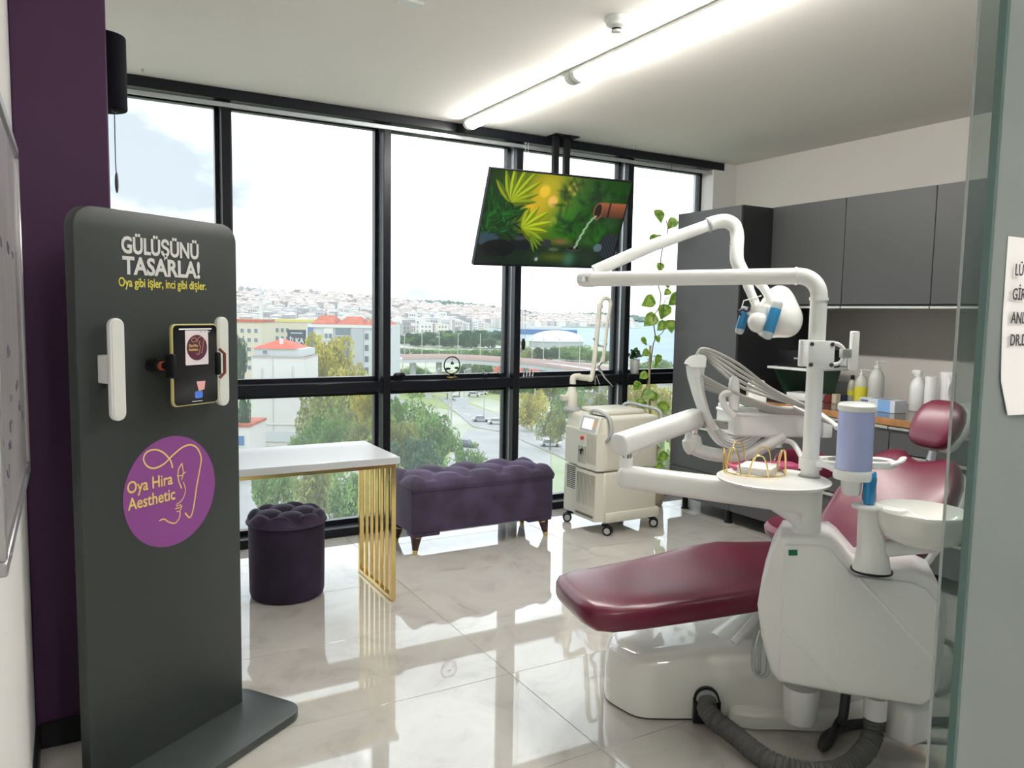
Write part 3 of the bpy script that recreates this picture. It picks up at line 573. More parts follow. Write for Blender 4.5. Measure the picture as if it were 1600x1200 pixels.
obj('brand_strip',MB().box(xf-.009,xf+.004,ly0+.045,ly0+.245,.105,.122,r=.003,seg=1),mat('grey_brown_strip',(.16,.14,.12),.5),lz)
obj('emergency_button',MB().cyl((xf+.003,ly0+.19,.615),(xf-.014,ly0+.19,.615),.012,bev=.003),mat('red_button',(.55,.02,.02),.35),lz)
obj('key_switch',MB().cyl((xf+.003,ly0+.19,.535),(xf-.01,ly0+.19,.535),.009,n=16).box(xf-.022,xf-.008,ly0+.172,ly0+.196,.530,.538).box(xf-.012,xf-.009,ly0+.186,ly0+.2,.505,.528),BLACK,lz)
HG=GREYP
obj('handle',MB().tube(spl([(lx0+.045,ly0+.19,.755),(lx0+.035,ly0+.18,.79),(lx0+.03,ly0+.10,.80),(lx0+.03,ly0-.01,.775),(lx0+.03,ly0-.045,.72),(lx0+.03,ly0-.04,.655),(lx0+.03,ly0+.005,.612)],8),.0115,12),HG,lz)
obj('handle',MB().tube(spl([(lx1-.03,ly1-.06,.76),(lx1+.02,ly1-.07,.80),(lx1+.045,ly1-.2,.80),(lx1+.045,ly0+.06,.785),(lx1+.04,ly0+.03,.73),(lx1-.004,ly0+.03,.66)],8),.0115,12),HG,lz)
a=onz(1014,662,.7); obj('warning_label',MB().box(lx1-.105,lx1-.03,ly0-.0016,ly0+.002,.655,.715),mat('warning_yellow',(.55,.36,.02),.5),lz)
obj('side_emblem',MB().tube([(lx0+.22+.105*math.cos(2*PI*k/48),ly0-.0004,.595+.105*math.sin(2*PI*k/48)) for k in range(49)],.0016,6),mat('cream_line',(.55,.53,.44),.5),lz)
pb=onz(893,640,.77); pb.z=.765; pb.x=max(pb.x,2.99); 
ap=thing('x','','') if False else None
RING=obj('arm_base_ring',MB().lathe([(.062,0),(.062,.012),(.048,.026),(.042,.03)],32,pb),GREYP,lz)
obj('arm_post',MB().lathe([(.040,.028),(.040,.12),(.030,.135),(.026,.16)],24,pb).box(pb.x-.09,pb.x-.03,pb.y-.02,pb.y+.02,.835,.875,r=.006),CREAM,lz)
yl=pb.y; P=lambda x,y:ony(x,y,yl)
arm=obj('articulated_arm',MB().tube(spl([P(895,600),P(896,590),P(906,588)],6),.022,14).tube([P(903,589),P(921,591)],.021,14).ball(P(922,591),.026).tube(spl([P(921,591),P(926,583),P(931,540),P(937,478)],6),.0165,14).cyl(P(937,482),P(937.5,476),.022).tube(spl([P(938,476),P(941,468),P(948,466),P(953,470),P(954,478)],6),.014,12).tube([P(954,475),P(948,512),P(943,560)],.0125,12).cyl(P(943,558),P(941,566),.016),CREAM,lz)
obj('arm_strap',MB().tube([P(927,528),P(936,540),P(946,542),P(948,536)],.007,8),GREYP,arm)
hp=obj('handpiece',MB().tube(spl([P(941,565),P(935,572),P(938,580)],5),.010,10).tube([P(938,578),P(945,590),P(958,604)],[.009,.006,.003],10),STEEL,arm)
obj('arm_cable',MB().tube([P(930,588),P(930,601)],.002,6).tube([P(932,587),P(937,601)],.002,6),CREAM,arm)
def caster(x,y,a,par):
    c=obj('castor',MB().box(x-.022,x+.022,y-.012,y+.012,.058,.078,r=.003,seg=1,M=None),BLACK,par)
    d=Vector((math.cos(a),math.sin(a),0)); ax=Vector((-d.y,d.x,0)); wc=Vector((x,y,.032))+d*.018
    for s in(-1,1):
        obj('wheel',MB().cyl(wc+ax*s*.008,wc+ax*s*.024,.031,n=24,bev=.004),BLACK,c); obj('hub_cap',MB().cyl(wc+ax*s*.023,wc+ax*s*.026,.020,n=20),GREYP,c)
caster(2.995,3.99,-.9,lz); caster(3.40,4.02,-.7,lz); caster(2.975,4.37,2.6,lz); caster(3.40,4.40,.5,lz)
# ------------------------------------------------------------------ plants and window ornaments
def leaf_mat(name,c1,c2,sc):
    m=bpy.data.materials.new(name); m.use_nodes=True; t=m.node_tree; t.nodes.clear(); n=t.nodes.new; l=t.links.new
    o=n('ShaderNodeOutputMaterial'); tcn=n('ShaderNodeTexCoord'); z=n('ShaderNodeTexNoise'); z.inputs['Scale'].default_value=sc; z.inputs['Detail'].default_value=3; r=n('ShaderNodeValToRGB')
    r.color_ramp.elements[0].position=.42; r.color_ramp.elements[0].color=(*c1,1); r.color_ramp.elements[1].position=.62; r.color_ramp.elements[1].color=(*c2,1)
    d=n('ShaderNodeBsdfPrincipled'); d.inputs['Roughness'].default_value=.4; tr=n('ShaderNodeBsdfTranslucent'); mx=n('ShaderNodeMixShader'); mx.inputs[0].default_value=.35
    oi=n('ShaderNodeObjectInfo'); ad=n('ShaderNodeVectorMath'); l(tcn.outputs['Object'],ad.inputs[0]); l(oi.outputs['Random'],ad.inputs[1]); l(ad.outputs[0],z.inputs['Vector'])
    l(z.outputs['Fac'],r.inputs[0]); l(r.outputs[0],d.inputs['Base Color']); l(r.outputs[0],tr.inputs[0]); l(d.outputs[0],mx.inputs[1]); l(tr.outputs[0],mx.inputs[2]); l(mx.outputs[0],o.inputs[0]); return m
LEAFM=leaf_mat('pothos_leaf',(.13,.29,.03),(.40,.52,.10),3)
def heart(n=14):
    pts=[]
    for k in range(n+1):
        t=k/n; wd=.52*math.sin(PI*min(1,t**.62))**.9*(1-.25*t); pts.append((t,wd))
    vs=[];fs=[]
    for t,wd in pts:
        for s in(-1,-.5,0,.5,1): vs.append((wd*s,t-.1-(.12*abs(s) if t<.15 else 0),-.10*(s*s)*wd*-1.6-.18*t*t))
    for i in range(n):
        for j in range(4): fs.append((i*5+j,i*5+j+1,(i+1)*5+j+1,(i+1)*5+j))
    b=MB().add(vs,fs).bm; me=bpy.data.meshes.new('leaf'); b.to_mesh(me); b.free(); me.polygons.foreach_set('use_smooth',[True]*len(me.polygons)); me.materials.append(LEAFM); return me
HEART=heart()
def put(me,name,par,Mx):
    o=bpy.data.objects.new(name,me); COL.objects.link(o); o.parent=par; o.matrix_basis=TM[par.name].inverted()@Mx; return o
YP=4.50
pp=ony(1024,790,YP); pvx,pvy=pp.x-.03,YP
vp=thing('potted_vine','trailing variegated vine climbing a stake and string behind the laser cabinet','plant',(pvx,pvy,0))
POTM=mat('beige_pot',(.48,.40,.27),.55)
obj('pot',MB().lathe([(.065,.001),(.075,.01),(.085,.06),(.083,.07),(.092,.2),(.098,.21),(.095,.225),(.08,.22),(.078,.19),(.01,.19)],28,(pvx,pvy,0)),POTM,vp)
obj('pot_band',MB().lathe([(.078,.055),(.083,.058),(.083,.068),(.078,.071)],28,(pvx+.0,pvy,0)),mat('brown_band',(.2,.13,.07),.6),vp)
s0=Vector((pvx,pvy,.19)); V=lambda x,y:ony(x,y,YP)
obj('stake',MB().tube([s0,V(1014,600),V(1016,540)],.0075,8),mat('bamboo_stake',(.42,.33,.18),.7),vp)
STEM=mat('vine_stem',(.16,.12,.06),.7); vy=lambda x,y:V(860+x/4,320+y/4)
obj('stem',MB().tube(spl([s0,V(1015,640),V(1016,580),vy(640,890),vy(655,830),vy(650,780),vy(645,700),vy(680,640),vy(690,560),vy(675,500),vy(688,380),vy(695,300),vy(715,230),vy(735,150),vy(725,100)],6),.0045,6),STEM,vp)
obj('stem',MB().tube(spl([V(1016,575),vy(600,1140),vy(575,1180),V(997,640),V(1004,660)],6),.0035,6),STEM,vp)
obj('stem',MB().tube(spl([vy(660,830),vy(705,790),vy(700,720),vy(715,600),vy(740,580)],6),.003,6),STEM,vp)
obj('stem',MB().tube(spl([s0,V(1024,730),V(1027,700),V(1026,672)],6),.0035,6),STEM,vp)
LV=[(683,80,24),(755,125,20),(645,235,22),(680,225,16),(685,398,16),(735,505,15),(630,493,12),(725,552,14),(602,612,25),(765,602,26),(803,590,13),(705,680,27),(615,730,27),(690,765,20),(752,768,24),(672,845,13),(590,860,16),(590,930,16),(668,975,18),(655,1010,10),(575,1072,16),(540,1140,15),(590,1185,17),(630,1195,14)]
LV=[(860+x/4,320+y/4,s*.8) for x,y,s in LV]+[(860+x/4.287,580+y/4.287,s*.78) for x,y,s in((575,105,17),(645,165,22),(690,180,17),(595,215,14),(745,255,24),(740,580,22),(738,645,16),(712,520,10),(620,235,15))]
for x,y,s in LV:
    r_=s*5.35/F_PX*.78; c=ony(x,y,YP+rnd.uniform(-.05,.03)); a=PI+rnd.uniform(-1.2,1.2)
    Mx=Matrix.Translation(c)@Matrix.Rotation(rnd.uniform(-.5,.5)-.35,4,'Z')@Matrix.Rotation(math.radians(78)+rnd.uniform(-.35,.35),4,'X')@Matrix.Rotation(a,4,'Z')@Matrix.Scale(r_*1.5,4)@Matrix.Translation((0,-.45,.06))
    put(HEART,'leaf',vp,Mx)
ps_=ony(991,586,4.775); pz=ZT1
sp_=thing('small_potted_plant','small bushy plant in a white pot on the window transom','plant',(ps_.x,4.775,pz))
obj('pot',MB().lathe([(.030,pz+.0005),(.034,pz+.005),(.040,pz+.105),(.043,pz+.108),(.040,pz+.112),(.034,pz+.1),(.005,pz+.098)],24,(ps_.x,4.775,0)),WHITE,sp_)
LEAF2=leaf_mat('dark_leaf',(.03,.08,.02),(.10,.20,.05),14); H2=HEART.copy(); H2.materials.clear(); H2.materials.append(LEAF2)
for k in range(60):
    a=rnd.uniform(0,2*PI); q=rnd.uniform(0,.055); c=Vector((ps_.x+q*math.cos(a),4.775+q*math.sin(a)*.7,pz+.115+rnd.uniform(0,.075)*(1-q/.09)))
    put(H2,'leaf',sp_,Matrix.Translation(c)@Matrix.Rotation(a,4,'Z')@Matrix.Rotation(rnd.uniform(.2,1.3),4,'X')@Matrix.Scale(rnd.uniform(.025,.04),4))
def orn(name,px,lab,cat): q=ony(px,592,YW+.06); return thing(name,lab,cat,(q.x,YW+.06,ZT1)),q.x,YW+.06
t,x,y=orn('ring_ornament',706,'round black wire ring ornament with small figures on a gold base','ornament')
rz_=ZT1+.03+.062
obj('ring',MB().tube([(x+.058*math.cos(2*PI*k/40),y,rz_+.058*math.sin(2*PI*k/40)) for k in range(41)],.0042,8),BLACK,t)
obj('base',MB().box(x-.035,x+.035,y-.018,y+.018,ZT1+.0005,ZT1+.014,r=.003,seg=1).cyl((x-.02,y,ZT1+.012),(x-.02,y,ZT1+.036),.004,n=10).cyl((x+.02,y,ZT1+.012),(x+.02,y,ZT1+.036),.004,n=10),mat('old_gold',(.30,.22,.08),.35,metal=1),t)
for dx,dz,sx in((-.03,-.022,.022),(.034,-.018,.016)): obj('figure',MB().ball((x+dx,y,rz_+dz),(sx,.004,.008),10,6).tube([(x+dx,y,rz_+dz),(x+dx*1.5,y,rz_+dz-.012)],.003,6),BLACK,t)
obj('pendant',MB().lathe([(.001,rz_+.028),(.008,rz_+.020),(.013,rz_+.008),(.002,rz_+.004)],14,(x+.002,y,0)),BLACK,t)
obj('hanger',MB().tube([(x+.002,y,rz_+.056),(x+.002,y,rz_+.024)],.001,5),BLACK,t)
t,x,y=orn('elephant_ornament',622,'black carved animal ornament on the transom beside a mullion','ornament')
obj('body',MB().ball((x,y,ZT1+.034),(.034,.015,.018)).ball((x+.03,y,ZT1+.04),(.014,.012,.014)).tube([(x+.042,y,ZT1+.04),(x+.05,y,ZT1+.022),(x+.047,y,ZT1+.006)],[.006,.005,.003],8),BLACK,t)
for dx in(-.022,-.008,.01,.024): obj('leg',MB().tube([(x+dx,y,ZT1+.026),(x+dx,y,ZT1+.0005)],[.008,.006],8),BLACK,t)
for px,lab in((758,'small black bird ornament on the transom with raised wings'),(781,'small black bird ornament on the transom next to the mullion')):
    t,x,y=orn('bird_ornament',px,lab,'ornament')
    obj('body',MB().ball((x,y,ZT1+.020),(.018,.009,.009)).ball((x-.014,y,ZT1+.03),(.007,.006,.006)).tube([(x+.012,y,ZT1+.02),(x+.03,y,ZT1+.034)],[.006,.002],6),BLACK,t)
    obj('stand',MB().tube([(x,y,ZT1+.014),(x,y,ZT1+.002)],.002,6).lathe([(.012,ZT1+.0005),(.012,ZT1+.003)],14,(x,y,0)),BLACK,t)
t,x,y=orn('leaf_ornament',825,'black and white cut leaf ornament on the transom under the blind cord','ornament')
for k in range(7):
    o=obj('blade',MB().loft([[(x-.036+.012*k-.006,y,ZT1+.0005),(x-.036+.012*k+.006,y,ZT1+.0005),(x-.036+.012*k+.006,y+.003,ZT1+.0005),(x-.036+.012*k-.006,y+.003,ZT1+.0005)],[(x-.036+.013*k,y,ZT1+.028+.012*(k%3)),(x-.033+.013*k,y,ZT1+.028+.012*(k%3)),(x-.033+.013*k,y+.003,ZT1+.028+.012*(k%3)),(x-.036+.013*k,y+.003,ZT1+.028+.012*(k%3))]]),BLACK if k%2 else PAPER,t)
# ------------------------------------------------------------------ cabinets on the right wall
XF=3.90; GAP=.002
def panel(y0,y1,z0,z1,x=XF,th=.018): return MB().box(x,x+th,y0+GAP,y1-GAP,z0+GAP,z1-GAP,r=.0012,seg=1)
HND=mat('aluminium_handle',(.70,.68,.63),.28,metal=.9)
def handle(y0,y1,z,par,x=XF,d=.016): return obj('handle',MB().box(x-d,x+.002,y0+.003,y1-.003,z-.007,z+.009,r=.0015,seg=1),HND,par)
def legs(par,ys,z=.10):
    for xx in(XF+.06,XR-.12):
        for yy in ys: obj('leg',MB().cyl((xx,yy,.008),(xx,yy,z),.020,n=18).cyl((xx,yy,.0005),(xx,yy,.010),.028,n=18),BLACK,par)
tc_=thing('tall_cabinet','tall dark grey cabinet standing beside the window','cabinet',(4.3,4.11,0))
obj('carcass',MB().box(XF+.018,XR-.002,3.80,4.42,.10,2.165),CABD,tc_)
zs=onx(1120,676,XF).z
d=obj('door',panel(3.80,4.42,zs+.02,2.165),CABM,tc_); d=obj('drawer',panel(3.80,4.42,zs-.30,zs),CABM,tc_); handle(3.80,4.42,zs+.008,d)
d=obj('drawer',panel(3.80,4.42,.10,zs-.30),CABM,tc_); legs(tc_,(3.86,4.30))
ys=onx(1388,700,XF).y
def base_cab(y0,y1,rows,lab):
    t=thing('base_cabinet',lab,'cabinet',(4.3,(y0+y1)/2,0),group='floor cabinets under the counter')
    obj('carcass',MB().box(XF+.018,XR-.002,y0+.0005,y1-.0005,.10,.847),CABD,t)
    zz=[.847]+rows+[.10]
    for a,b in zip(zz[:-1],zz[1:]):
        d=obj('drawer',panel(y0,y1,b,a-.018),CABM,t); handle(y0,y1,a-.012,d)
    legs(t,(y0+.06,)); return t
base_cab(ys,3.798,[.40],'dark grey floor cabinet between the tall cabinet and the drawers')
base_cab(ys-.9,ys-.001,[.70,.56,.29],'dark grey floor cabinet with drawers behind the dental chair')
base_cab(1.0,ys-.902,[.70,.56,.29],'dark grey floor cabinet closest to the glass entrance')
ct=thing('countertop','dark glossy countertop with orange wood front edge','countertop',(4.3,2.4,.85))
obj('slab',MB().box(XF-.008,XR-.001,1.0,3.798,.8485,.886,r=.002,seg=1),COUNTER,ct); obj('front_edge',MB().box(XF-.022,XF-.008,1.0,3.798,.8485,.8865,r=.002,seg=1),WOODE,ct)
XU=4.19; yu=[3.798,onx(1318,400,XU).y,onx(1458,400,XU).y]; yu.append(yu[2]-(yu[1]-yu[2])); yu.append(1.0)
UL=['dark grey wall cabinet touching the tall cabinet','wide dark grey wall cabinet above the bottles','dark grey wall cabinet above the chair headrest','dark grey wall cabinet closest to the glass entrance']
for k in range(4):
    y1,y0=yu[k],yu[k+1]
    t=thing('wall_cabinet',UL[k],'cabinet',(4.45,(y0+y1)/2,1.5),group='cabinets on the right wall')
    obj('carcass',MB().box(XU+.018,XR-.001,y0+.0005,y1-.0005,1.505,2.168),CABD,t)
    d=obj('door',panel(y0,y1,1.512,2.17,XU),CABM,t)
    h=obj('handle',MB().box(XU-.006,XU+.03,y0+.003,y1-.003,1.488,1.503,r=.0015,seg=1),HND,t)
# things on the counter
ZK=.8862
def onC(px,py): p=onz(px,py,ZK); p.x=min(p.x,4.66); return p
CLEAR=glass('clear_plastic',tint=(.93,.95,.95),veil=.06,gl=.9); MILK=mat('milky_plastic',(.62,.63,.60),.3)
def bottle(px,py,hpx,wpx,body,lab,top,label=None,name='bottle',cat='bottle'):
    p=onC(px,py); D=(p-ORG).dot(fw); h=hpx*D/F_PX; r_=wpx*D/F_PX/2; t=thing(name,lab,cat,p)
    prof=[(r_*.9,.0005),(r_,.006),(r_,h*.60),(r_*.92,h*.68),(r_*.62,h*.78),(r_*.36,h*.82),(r_*.34,h*.86)]
    obj('body',MB().lathe(prof,28),body,t,world=False)
    if top=='pump':
        obj('pump',MB().lathe([(r_*.40,h*.85),(r_*.40,h*.90),(r_*.14,h*.905),(r_*.14,h*.97),(r_*.3,h*.975),(r_*.3,h)],16).tube([(0,0,h*.985),(.7*r_,-.7*r_,h*.985),(1.0*r_,-1.0*r_,h*.965)],r_*.10,8),WHITE,t,world=False)
    if top=='spray':
        obj('sprayer',MB().lathe([(r_*.42,h*.85),(r_*.42,h*.9),(r_*.3,h*.91)],16).box(-r_*1.05,r_*.55,-r_*.3,r_*.3,h*.9,h,r=.006).tube([(-r_*.55,0,h*.91),(-r_*.75,0,h*.84)],r_*.13,8),WHITE,t,world=False); t.rotation_euler=(0,0,-1.9)
    if top=='cap': obj('cap',MB().lathe([(r_*.45,h*.85),(r_*.45,h*.97),(r_*.38,h)],16),BLACK,t,world=False)
    if label: obj('label',MB().lathe([(r_+.0006,h*label[1]),(r_+.0006,h*label[2])],28,caps=False),label[0],t,world=False)
    return t
YLAB=mat('yellow_label',(.72,.66,.05),.5)
YLIQ=mat('yellow_liquid',(.55,.50,.08),.15)
bottle(1330,628,42,13,mat('pale_clear',(.45,.47,.40),.15),'small clear bottle with black cap and yellow label on the counter','cap',(YLAB,.25,.45))
b=bottle(1343.5,632,55,19,mat('pale_soap',(.60,.62,.55),.25),'soap pump bottle with bright yellow label on the counter','pump',(YLAB,.12,.52))
obj('label_emblem',MB().ball((-.018,-.019,.10),(.009,.009,.014),10,8),BLACK,b,world=False)
bottle(1367,634,70,23,MILK,'tall milky pump bottle beside the blue glove box','pump')
b=bottle(1432,642,64,23,WHITE,'white spray bottle between the glove box and the paper rolls','spray')
for z in(.12,.085): obj('label_line',MB().lathe([(.0418,z),(.0418,z+.0025)],28,caps=False),INK,b,world=False)
for px,py,hp,wp,lab in((1452,646,58,18,'shorter white paper towel roll standing beside the spray bottle'),(1478,647,66,23,'taller white paper towel roll with a loose sheet')):
    p=onC(px,py); D=(p-ORG).dot(fw); h=hp*D/F_PX; r_=wp*D/F_PX/2; t=thing('paper_towel_roll',lab,'paper roll',p,group='paper rolls on the counter')
    obj('roll',MB().lathe([(r_*.3,.0005),(r_*.96,.0005),(r_,.004),(r_,h-.004),(r_*.96,h),(r_*.3,h),(r_*.28,h-.03)],28),PAPER,t,world=False)
    obj('core',MB().lathe([(r_*.29,.002),(r_*.29,h-.002),(r_*.25,h-.002),(r_*.25,.002)],16,caps=False),mat('cardboard',(.45,.33,.2),.8),t,world=False)
    if wp>20: obj('loose_sheet',MB().grid(8,10,lambda u,v:Vector((-r_*1.02-.02*u*math.sin(PI*v),-r_*.3-.03*u,h*(.55+.45*v)-.05*u))),PAPER,t,world=False)
p=onC(1416,645); gb=thing('glove_box','pale blue and white glove box lying on the counter','box',p,math.radians(90)); GBB=mat('glove_box_blue',(.22,.42,.75),.5)
obj('carton',MB().box(0,.23,0,.11,.0005,.072,r=.0015,seg=1),mat('carton_white',(.66,.70,.76),.5),gb,world=False)
gm=MB().box(.03,.11,.02,.1106,.002,.0715); obj('blue_print',gm,GBB,gb,world=False)
obj('opening',MB().box(.05,.18,.03,.08,.072,.0728),mat('opening_grey',(.2,.22,.26),.6),gb,world=False)
obj('lettering',text_mb('UNIGLOVE'[:0]+'GLOVES'[:0]+'IIIIIIII',.016,.0002,.0006,Matrix.Translation((.222,.1109,.05))@Matrix.Rotation(PI,4,'Z')@Matrix.Rotation(PI/2,4,'X'),sx=1.5),mat('navy_print',(.04,.06,.18),.5),gb,world=False)
for px,py,c,lab,w_,h_ in((1294,629,(.25,.03,.03),'small red carton leaning at the back of the counter',.03,.05),(1306,630,(.62,.55,.40),'small cream carton beside the red one on the counter',.035,.058),(1317,630,(.02,.03,.09),'small navy carton beside the yellow labelled bottles',.035,.055)):
    p=onC(px,py); t=thing('small_carton',lab,'box',p,-.2,group='small cartons on the counter'); obj('carton',MB().box(-w_/2,w_/2,-.02,.02,.0005,h_,r=.001,seg=1),mat('carton_%d'%px,c,.5),t,world=False); obj('flap',MB().box(-w_/2,w_/2,-.021,.005,h_,h_+.002),mat('carton_%d'%px,c,.5),t,world=False)
p=onC(1306,622); t=thing('acrylic_box','clear acrylic organiser box behind the small cartons','box',p,-.1)
for a in((-.10,.10,-.05,-.047),(-.10,.10,.047,.05),(-.10,-.097,-.047,.047),(.097,.10,-.047,.047)): obj('side',MB().box(*a,.0005,.11),CLEAR,t,world=False)
p=onC(1535,655)
for k in range(5):
    q=p+Vector((0,-.005*k,0)); t=obj('plastic_cup',MB().lathe([(.022,.0005),(.030,.075),(.031,.078),(.028,.076),(.021,.004)],20,q+Vector((.0,.055*(k-2),0))),WHITE,label='white plastic cup in the row behind the headrest',cat='cup',group='white cups on the counter')
# device on a small shelf next to the tall cabinet
p=onC(1236,624); p=Vector((4.28,3.52,ZK)); dv=thing('instrument_shelf','white shelf plate on green brackets beside the tall cabinet','shelf',p,0)
GRN=mat('dark_green',(.02,.07,.04),.5)
obj('plate',MB().box(-.20,.20,-.17,.17,.20,.216,r=.004),WHITE,dv,world=False)
for sy in(-.13,.13): obj('bracket',MB().loft([[(-.17,sy-.012,.20),(.15,sy-.012,.20),(.15,sy+.012,.20),(-.17,sy+.012,.20)],[(-.03,sy-.012,.0005),(.08,sy-.012,.0005),(.08,sy+.012,.0005),(-.03,sy+.012,.0005)]]),GRN,dv,world=False)
obj('white_tray',MB().box(-.14,.0,-.16,.05,.0005,.05,r=.006),WHITE,dv,world=False)
obj('cable',MB().tube(spl([(-.1,-.10,.196),(-.14,-.16,.15),(-.10,-.19,.08),(-.15,-.20,.02)],8),.008,8),BLACK,dv,world=False)
db=thing('black_device','black boxy device standing on the white shelf plate','device',p+Vector((0,0,.2165)))
obj('housing',MB().box(-.16,.16,-.13,.13,.0005,.115,r=.01),BLACK,db,world=False); obj('front_plate',MB().box(-.164,-.158,-.08,-.02,.055,.065),GREYP,db,world=False); obj('cradle',MB().box(-.13,.0,-.12,-.05,.114,.135,r=.006),BLACK,db,world=False)
hs=thing('handset','white and black handset upright on the black device','handset',p+Vector((-.07,-.085,.3525)))
obj('grip',MB().lathe([(.018,.0),(.021,.03),(.020,.09),(.014,.12),(.008,.14)],18),WHITE,hs,world=False); obj('button_panel',MB().box(-.023,-.016,-.012,.012,.035,.085,r=.003),BLACK,hs,world=False); obj('tip',MB().cyl((0,0,.138),(0,0,.165),.006,n=12),GREYP,hs,world=False)
so_=onx(1308,562,XR); sk=thing('wall_socket','double white wall socket above the counter','socket',(XR,so_.y,so_.z-.04))
obj('plate',MB().box(XR-.010,XR-.0005,so_.y-.085,so_.y+.085,so_.z-.042,so_.z+.042,r=.003),WHITE,sk)
for s in(-1,1): obj('outlet',MB().cyl((XR-.0105,so_.y+s*.04,so_.z),(XR-.006,so_.y+s*.04,so_.z),.022,n=24),GREYP,sk)
# ------------------------------------------------------------------ dental unit
du=thing('dental_unit','dental treatment unit with burgundy chair, white delivery arm and lamp','dental chair',(2.3,2.0,0))
def px2(w,D): return w*D/F_PX
CF=Vector((1.455,2.142,0)); CA=math.radians(-12); ca_=Vector((math.cos(CA),math.sin(CA),0)); cl_=Vector((-math.sin(CA),math.cos(CA),0))
def C(a,l,z): return CF+ca_*a+cl_*l+Vector((0,0,z))
def sring(o,ex_,ey_,hw_,ht_,n=28,p=3.0,dip=0.0):
    out=[]
    for k in range(n):
        t=2*PI*k/n; c,s=math.cos(t),math.sin(t); x=math.copysign(abs(c)**(2/p),c)*hw_; y=math.copysign(abs(s)**(2/p),s)*ht_
        if s>0: y-=dip*(1-(x/hw_)**2)
        out.append(o+ex_*x+ey_*y)
    return out
# leg rest and seat, one cushion
rings=[]
for s,hw_,zt,th in[(0,.05,.465,.02),(.004,.10,.472,.045),(.015,.145,.482,.075),(.04,.185,.488,.095),(.09,.203,.493,.105),(.2,.216,.500,.108),(.35,.230,.512,.11),(.5,.246,.527,.112),(.62,.258,.540,.115),(.74,.27,.545,.12),(.86,.268,.535,.12),(1.0,.265,.528,.12),(1.12,.26,.535,.12),(1.18,.25,.545,.12),(1.20,.22,.54,.10)]:
    e=Vector((0,0,1)); rings.append(sring(C(s,0,zt-th/2),cl_,e,hw_,th/2,36,4.2,dip=.012 if s>.3 else 0))
obj('seat_cushion',MB().loft(rings),LEATHER,du,ang=70)
obj('seat_support',MB().loft([[C(.35,-.12,.39),C(.35,.12,.39),C(1.15,.17,.39),C(1.15,-.17,.39)],[C(.30,-.15,.415),C(.30,.15,.415),C(1.18,.2,.425),C(1.18,-.2,.425)]]),WHITE,du)
# backrest
bo=C(1.19,0,.45); RE=math.radians(52); bu=ca_*math.cos(RE)+Vector((0,0,math.sin(RE))); bn_=Vector((0,0,math.cos(RE)))-ca_*math.sin(RE)
def bring(t,hw_,th,off=0,n=44,p=3.6,curv=.035,notch=0):
    o=[]
    for k in range(n):
        a=2*PI*k/n; c,s=math.cos(a),math.sin(a); x=math.copysign(abs(c)**(2/p),c)*hw_; y=math.copysign(abs(s)**(2/p),s)*th
        q=abs(x)/max(hw_,.001)
        o.append(bo+bu*(t-notch*max(0,1-(x/.10)**2))+cl_*x+bn_*(off+y+curv*(q**2)*(hw_/.27)**2))
    return o
BK=[(.0,.19,.03),(.02,.215,.05),(.07,.235,.058),(.16,.255,.06),(.28,.262,.06),(.38,.25,.058),(.45,.228,.055),(.50,.195,.05),(.53,.165,.042),(.545,.14,.02)]
obj('backrest',MB().loft([bring(t,w_,h_,0,notch=.035*max(0,(t-.40)/.145)) for t,w_,h_ in BK]),LEATHER,du,ang=70)
obj('backrest_shell',MB().loft([bring(t*.97+.005,w_*1.02,h_*.55,-.045,notch=.035*max(0,(t-.40)/.145)) for t,w_,h_ in BK]),WHITE,du,ang=70)
hb=bo+bu*.63+bn_*.035
nk=obj('headrest_bracket',MB().tube([bo+bu*.44-bn_*.04,bo+bu*.53-bn_*.025,hb-bu*.03-bn_*.03],[.026,.024,.020],14,flat=.55,upv=bn_).ball(hb-bu*.03-bn_*.035,.026),mat('silver_grey',(.48,.50,.53),.35,metal=.5),du)
obj('bracket_window',MB().box(-.012,.012,-.016,.016,-.002,.002,M=Matrix.Translation(bo+bu*.525-bn_*.0095)@Matrix(((cl_.x,bu.x,bn_.x,0),(cl_.y,bu.y,bn_.y,0),(cl_.z,bu.z,bn_.z,0),(0,0,0,1)))),BLACK,nk)
hrx=math.radians(62); hu=ca_*math.cos(hrx)+Vector((0,0,math.sin(hrx))); hn=Vector((0,0,math.cos(hrx)))-ca_*math.sin(hrx); hc=hb+bu*.035+bn_*.02
rg=[]
for t,w_,h_ in[(-.095,.045,.015),(-.087,.075,.028),(-.066,.095,.040),(-.02,.110,.045),(.035,.110,.045),(.075,.095,.040),(.098,.070,.028),(.108,.04,.012)]:
    rg.append([hc+hu*t+cl_*(math.copysign(abs(math.cos(2*PI*k/32))**.7,math.cos(2*PI*k/32))*w_)+hn*(math.copysign(abs(math.sin(2*PI*k/32))**.7,math.sin(2*PI*k/32))*h_-(.014*(1-(math.cos(2*PI*k/32))**2)*(h_/.042) if math.sin(2*PI*k/32)>0 else 0)) for k in range(32)])
obj('headrest',MB().loft(rg),LEATHER,du,ang=70)
obj('headrest_shell',MB().loft([[q-hn*.03 for q in r_] for r_ in rg[1:-1]]),WHITE,du,ang=70)
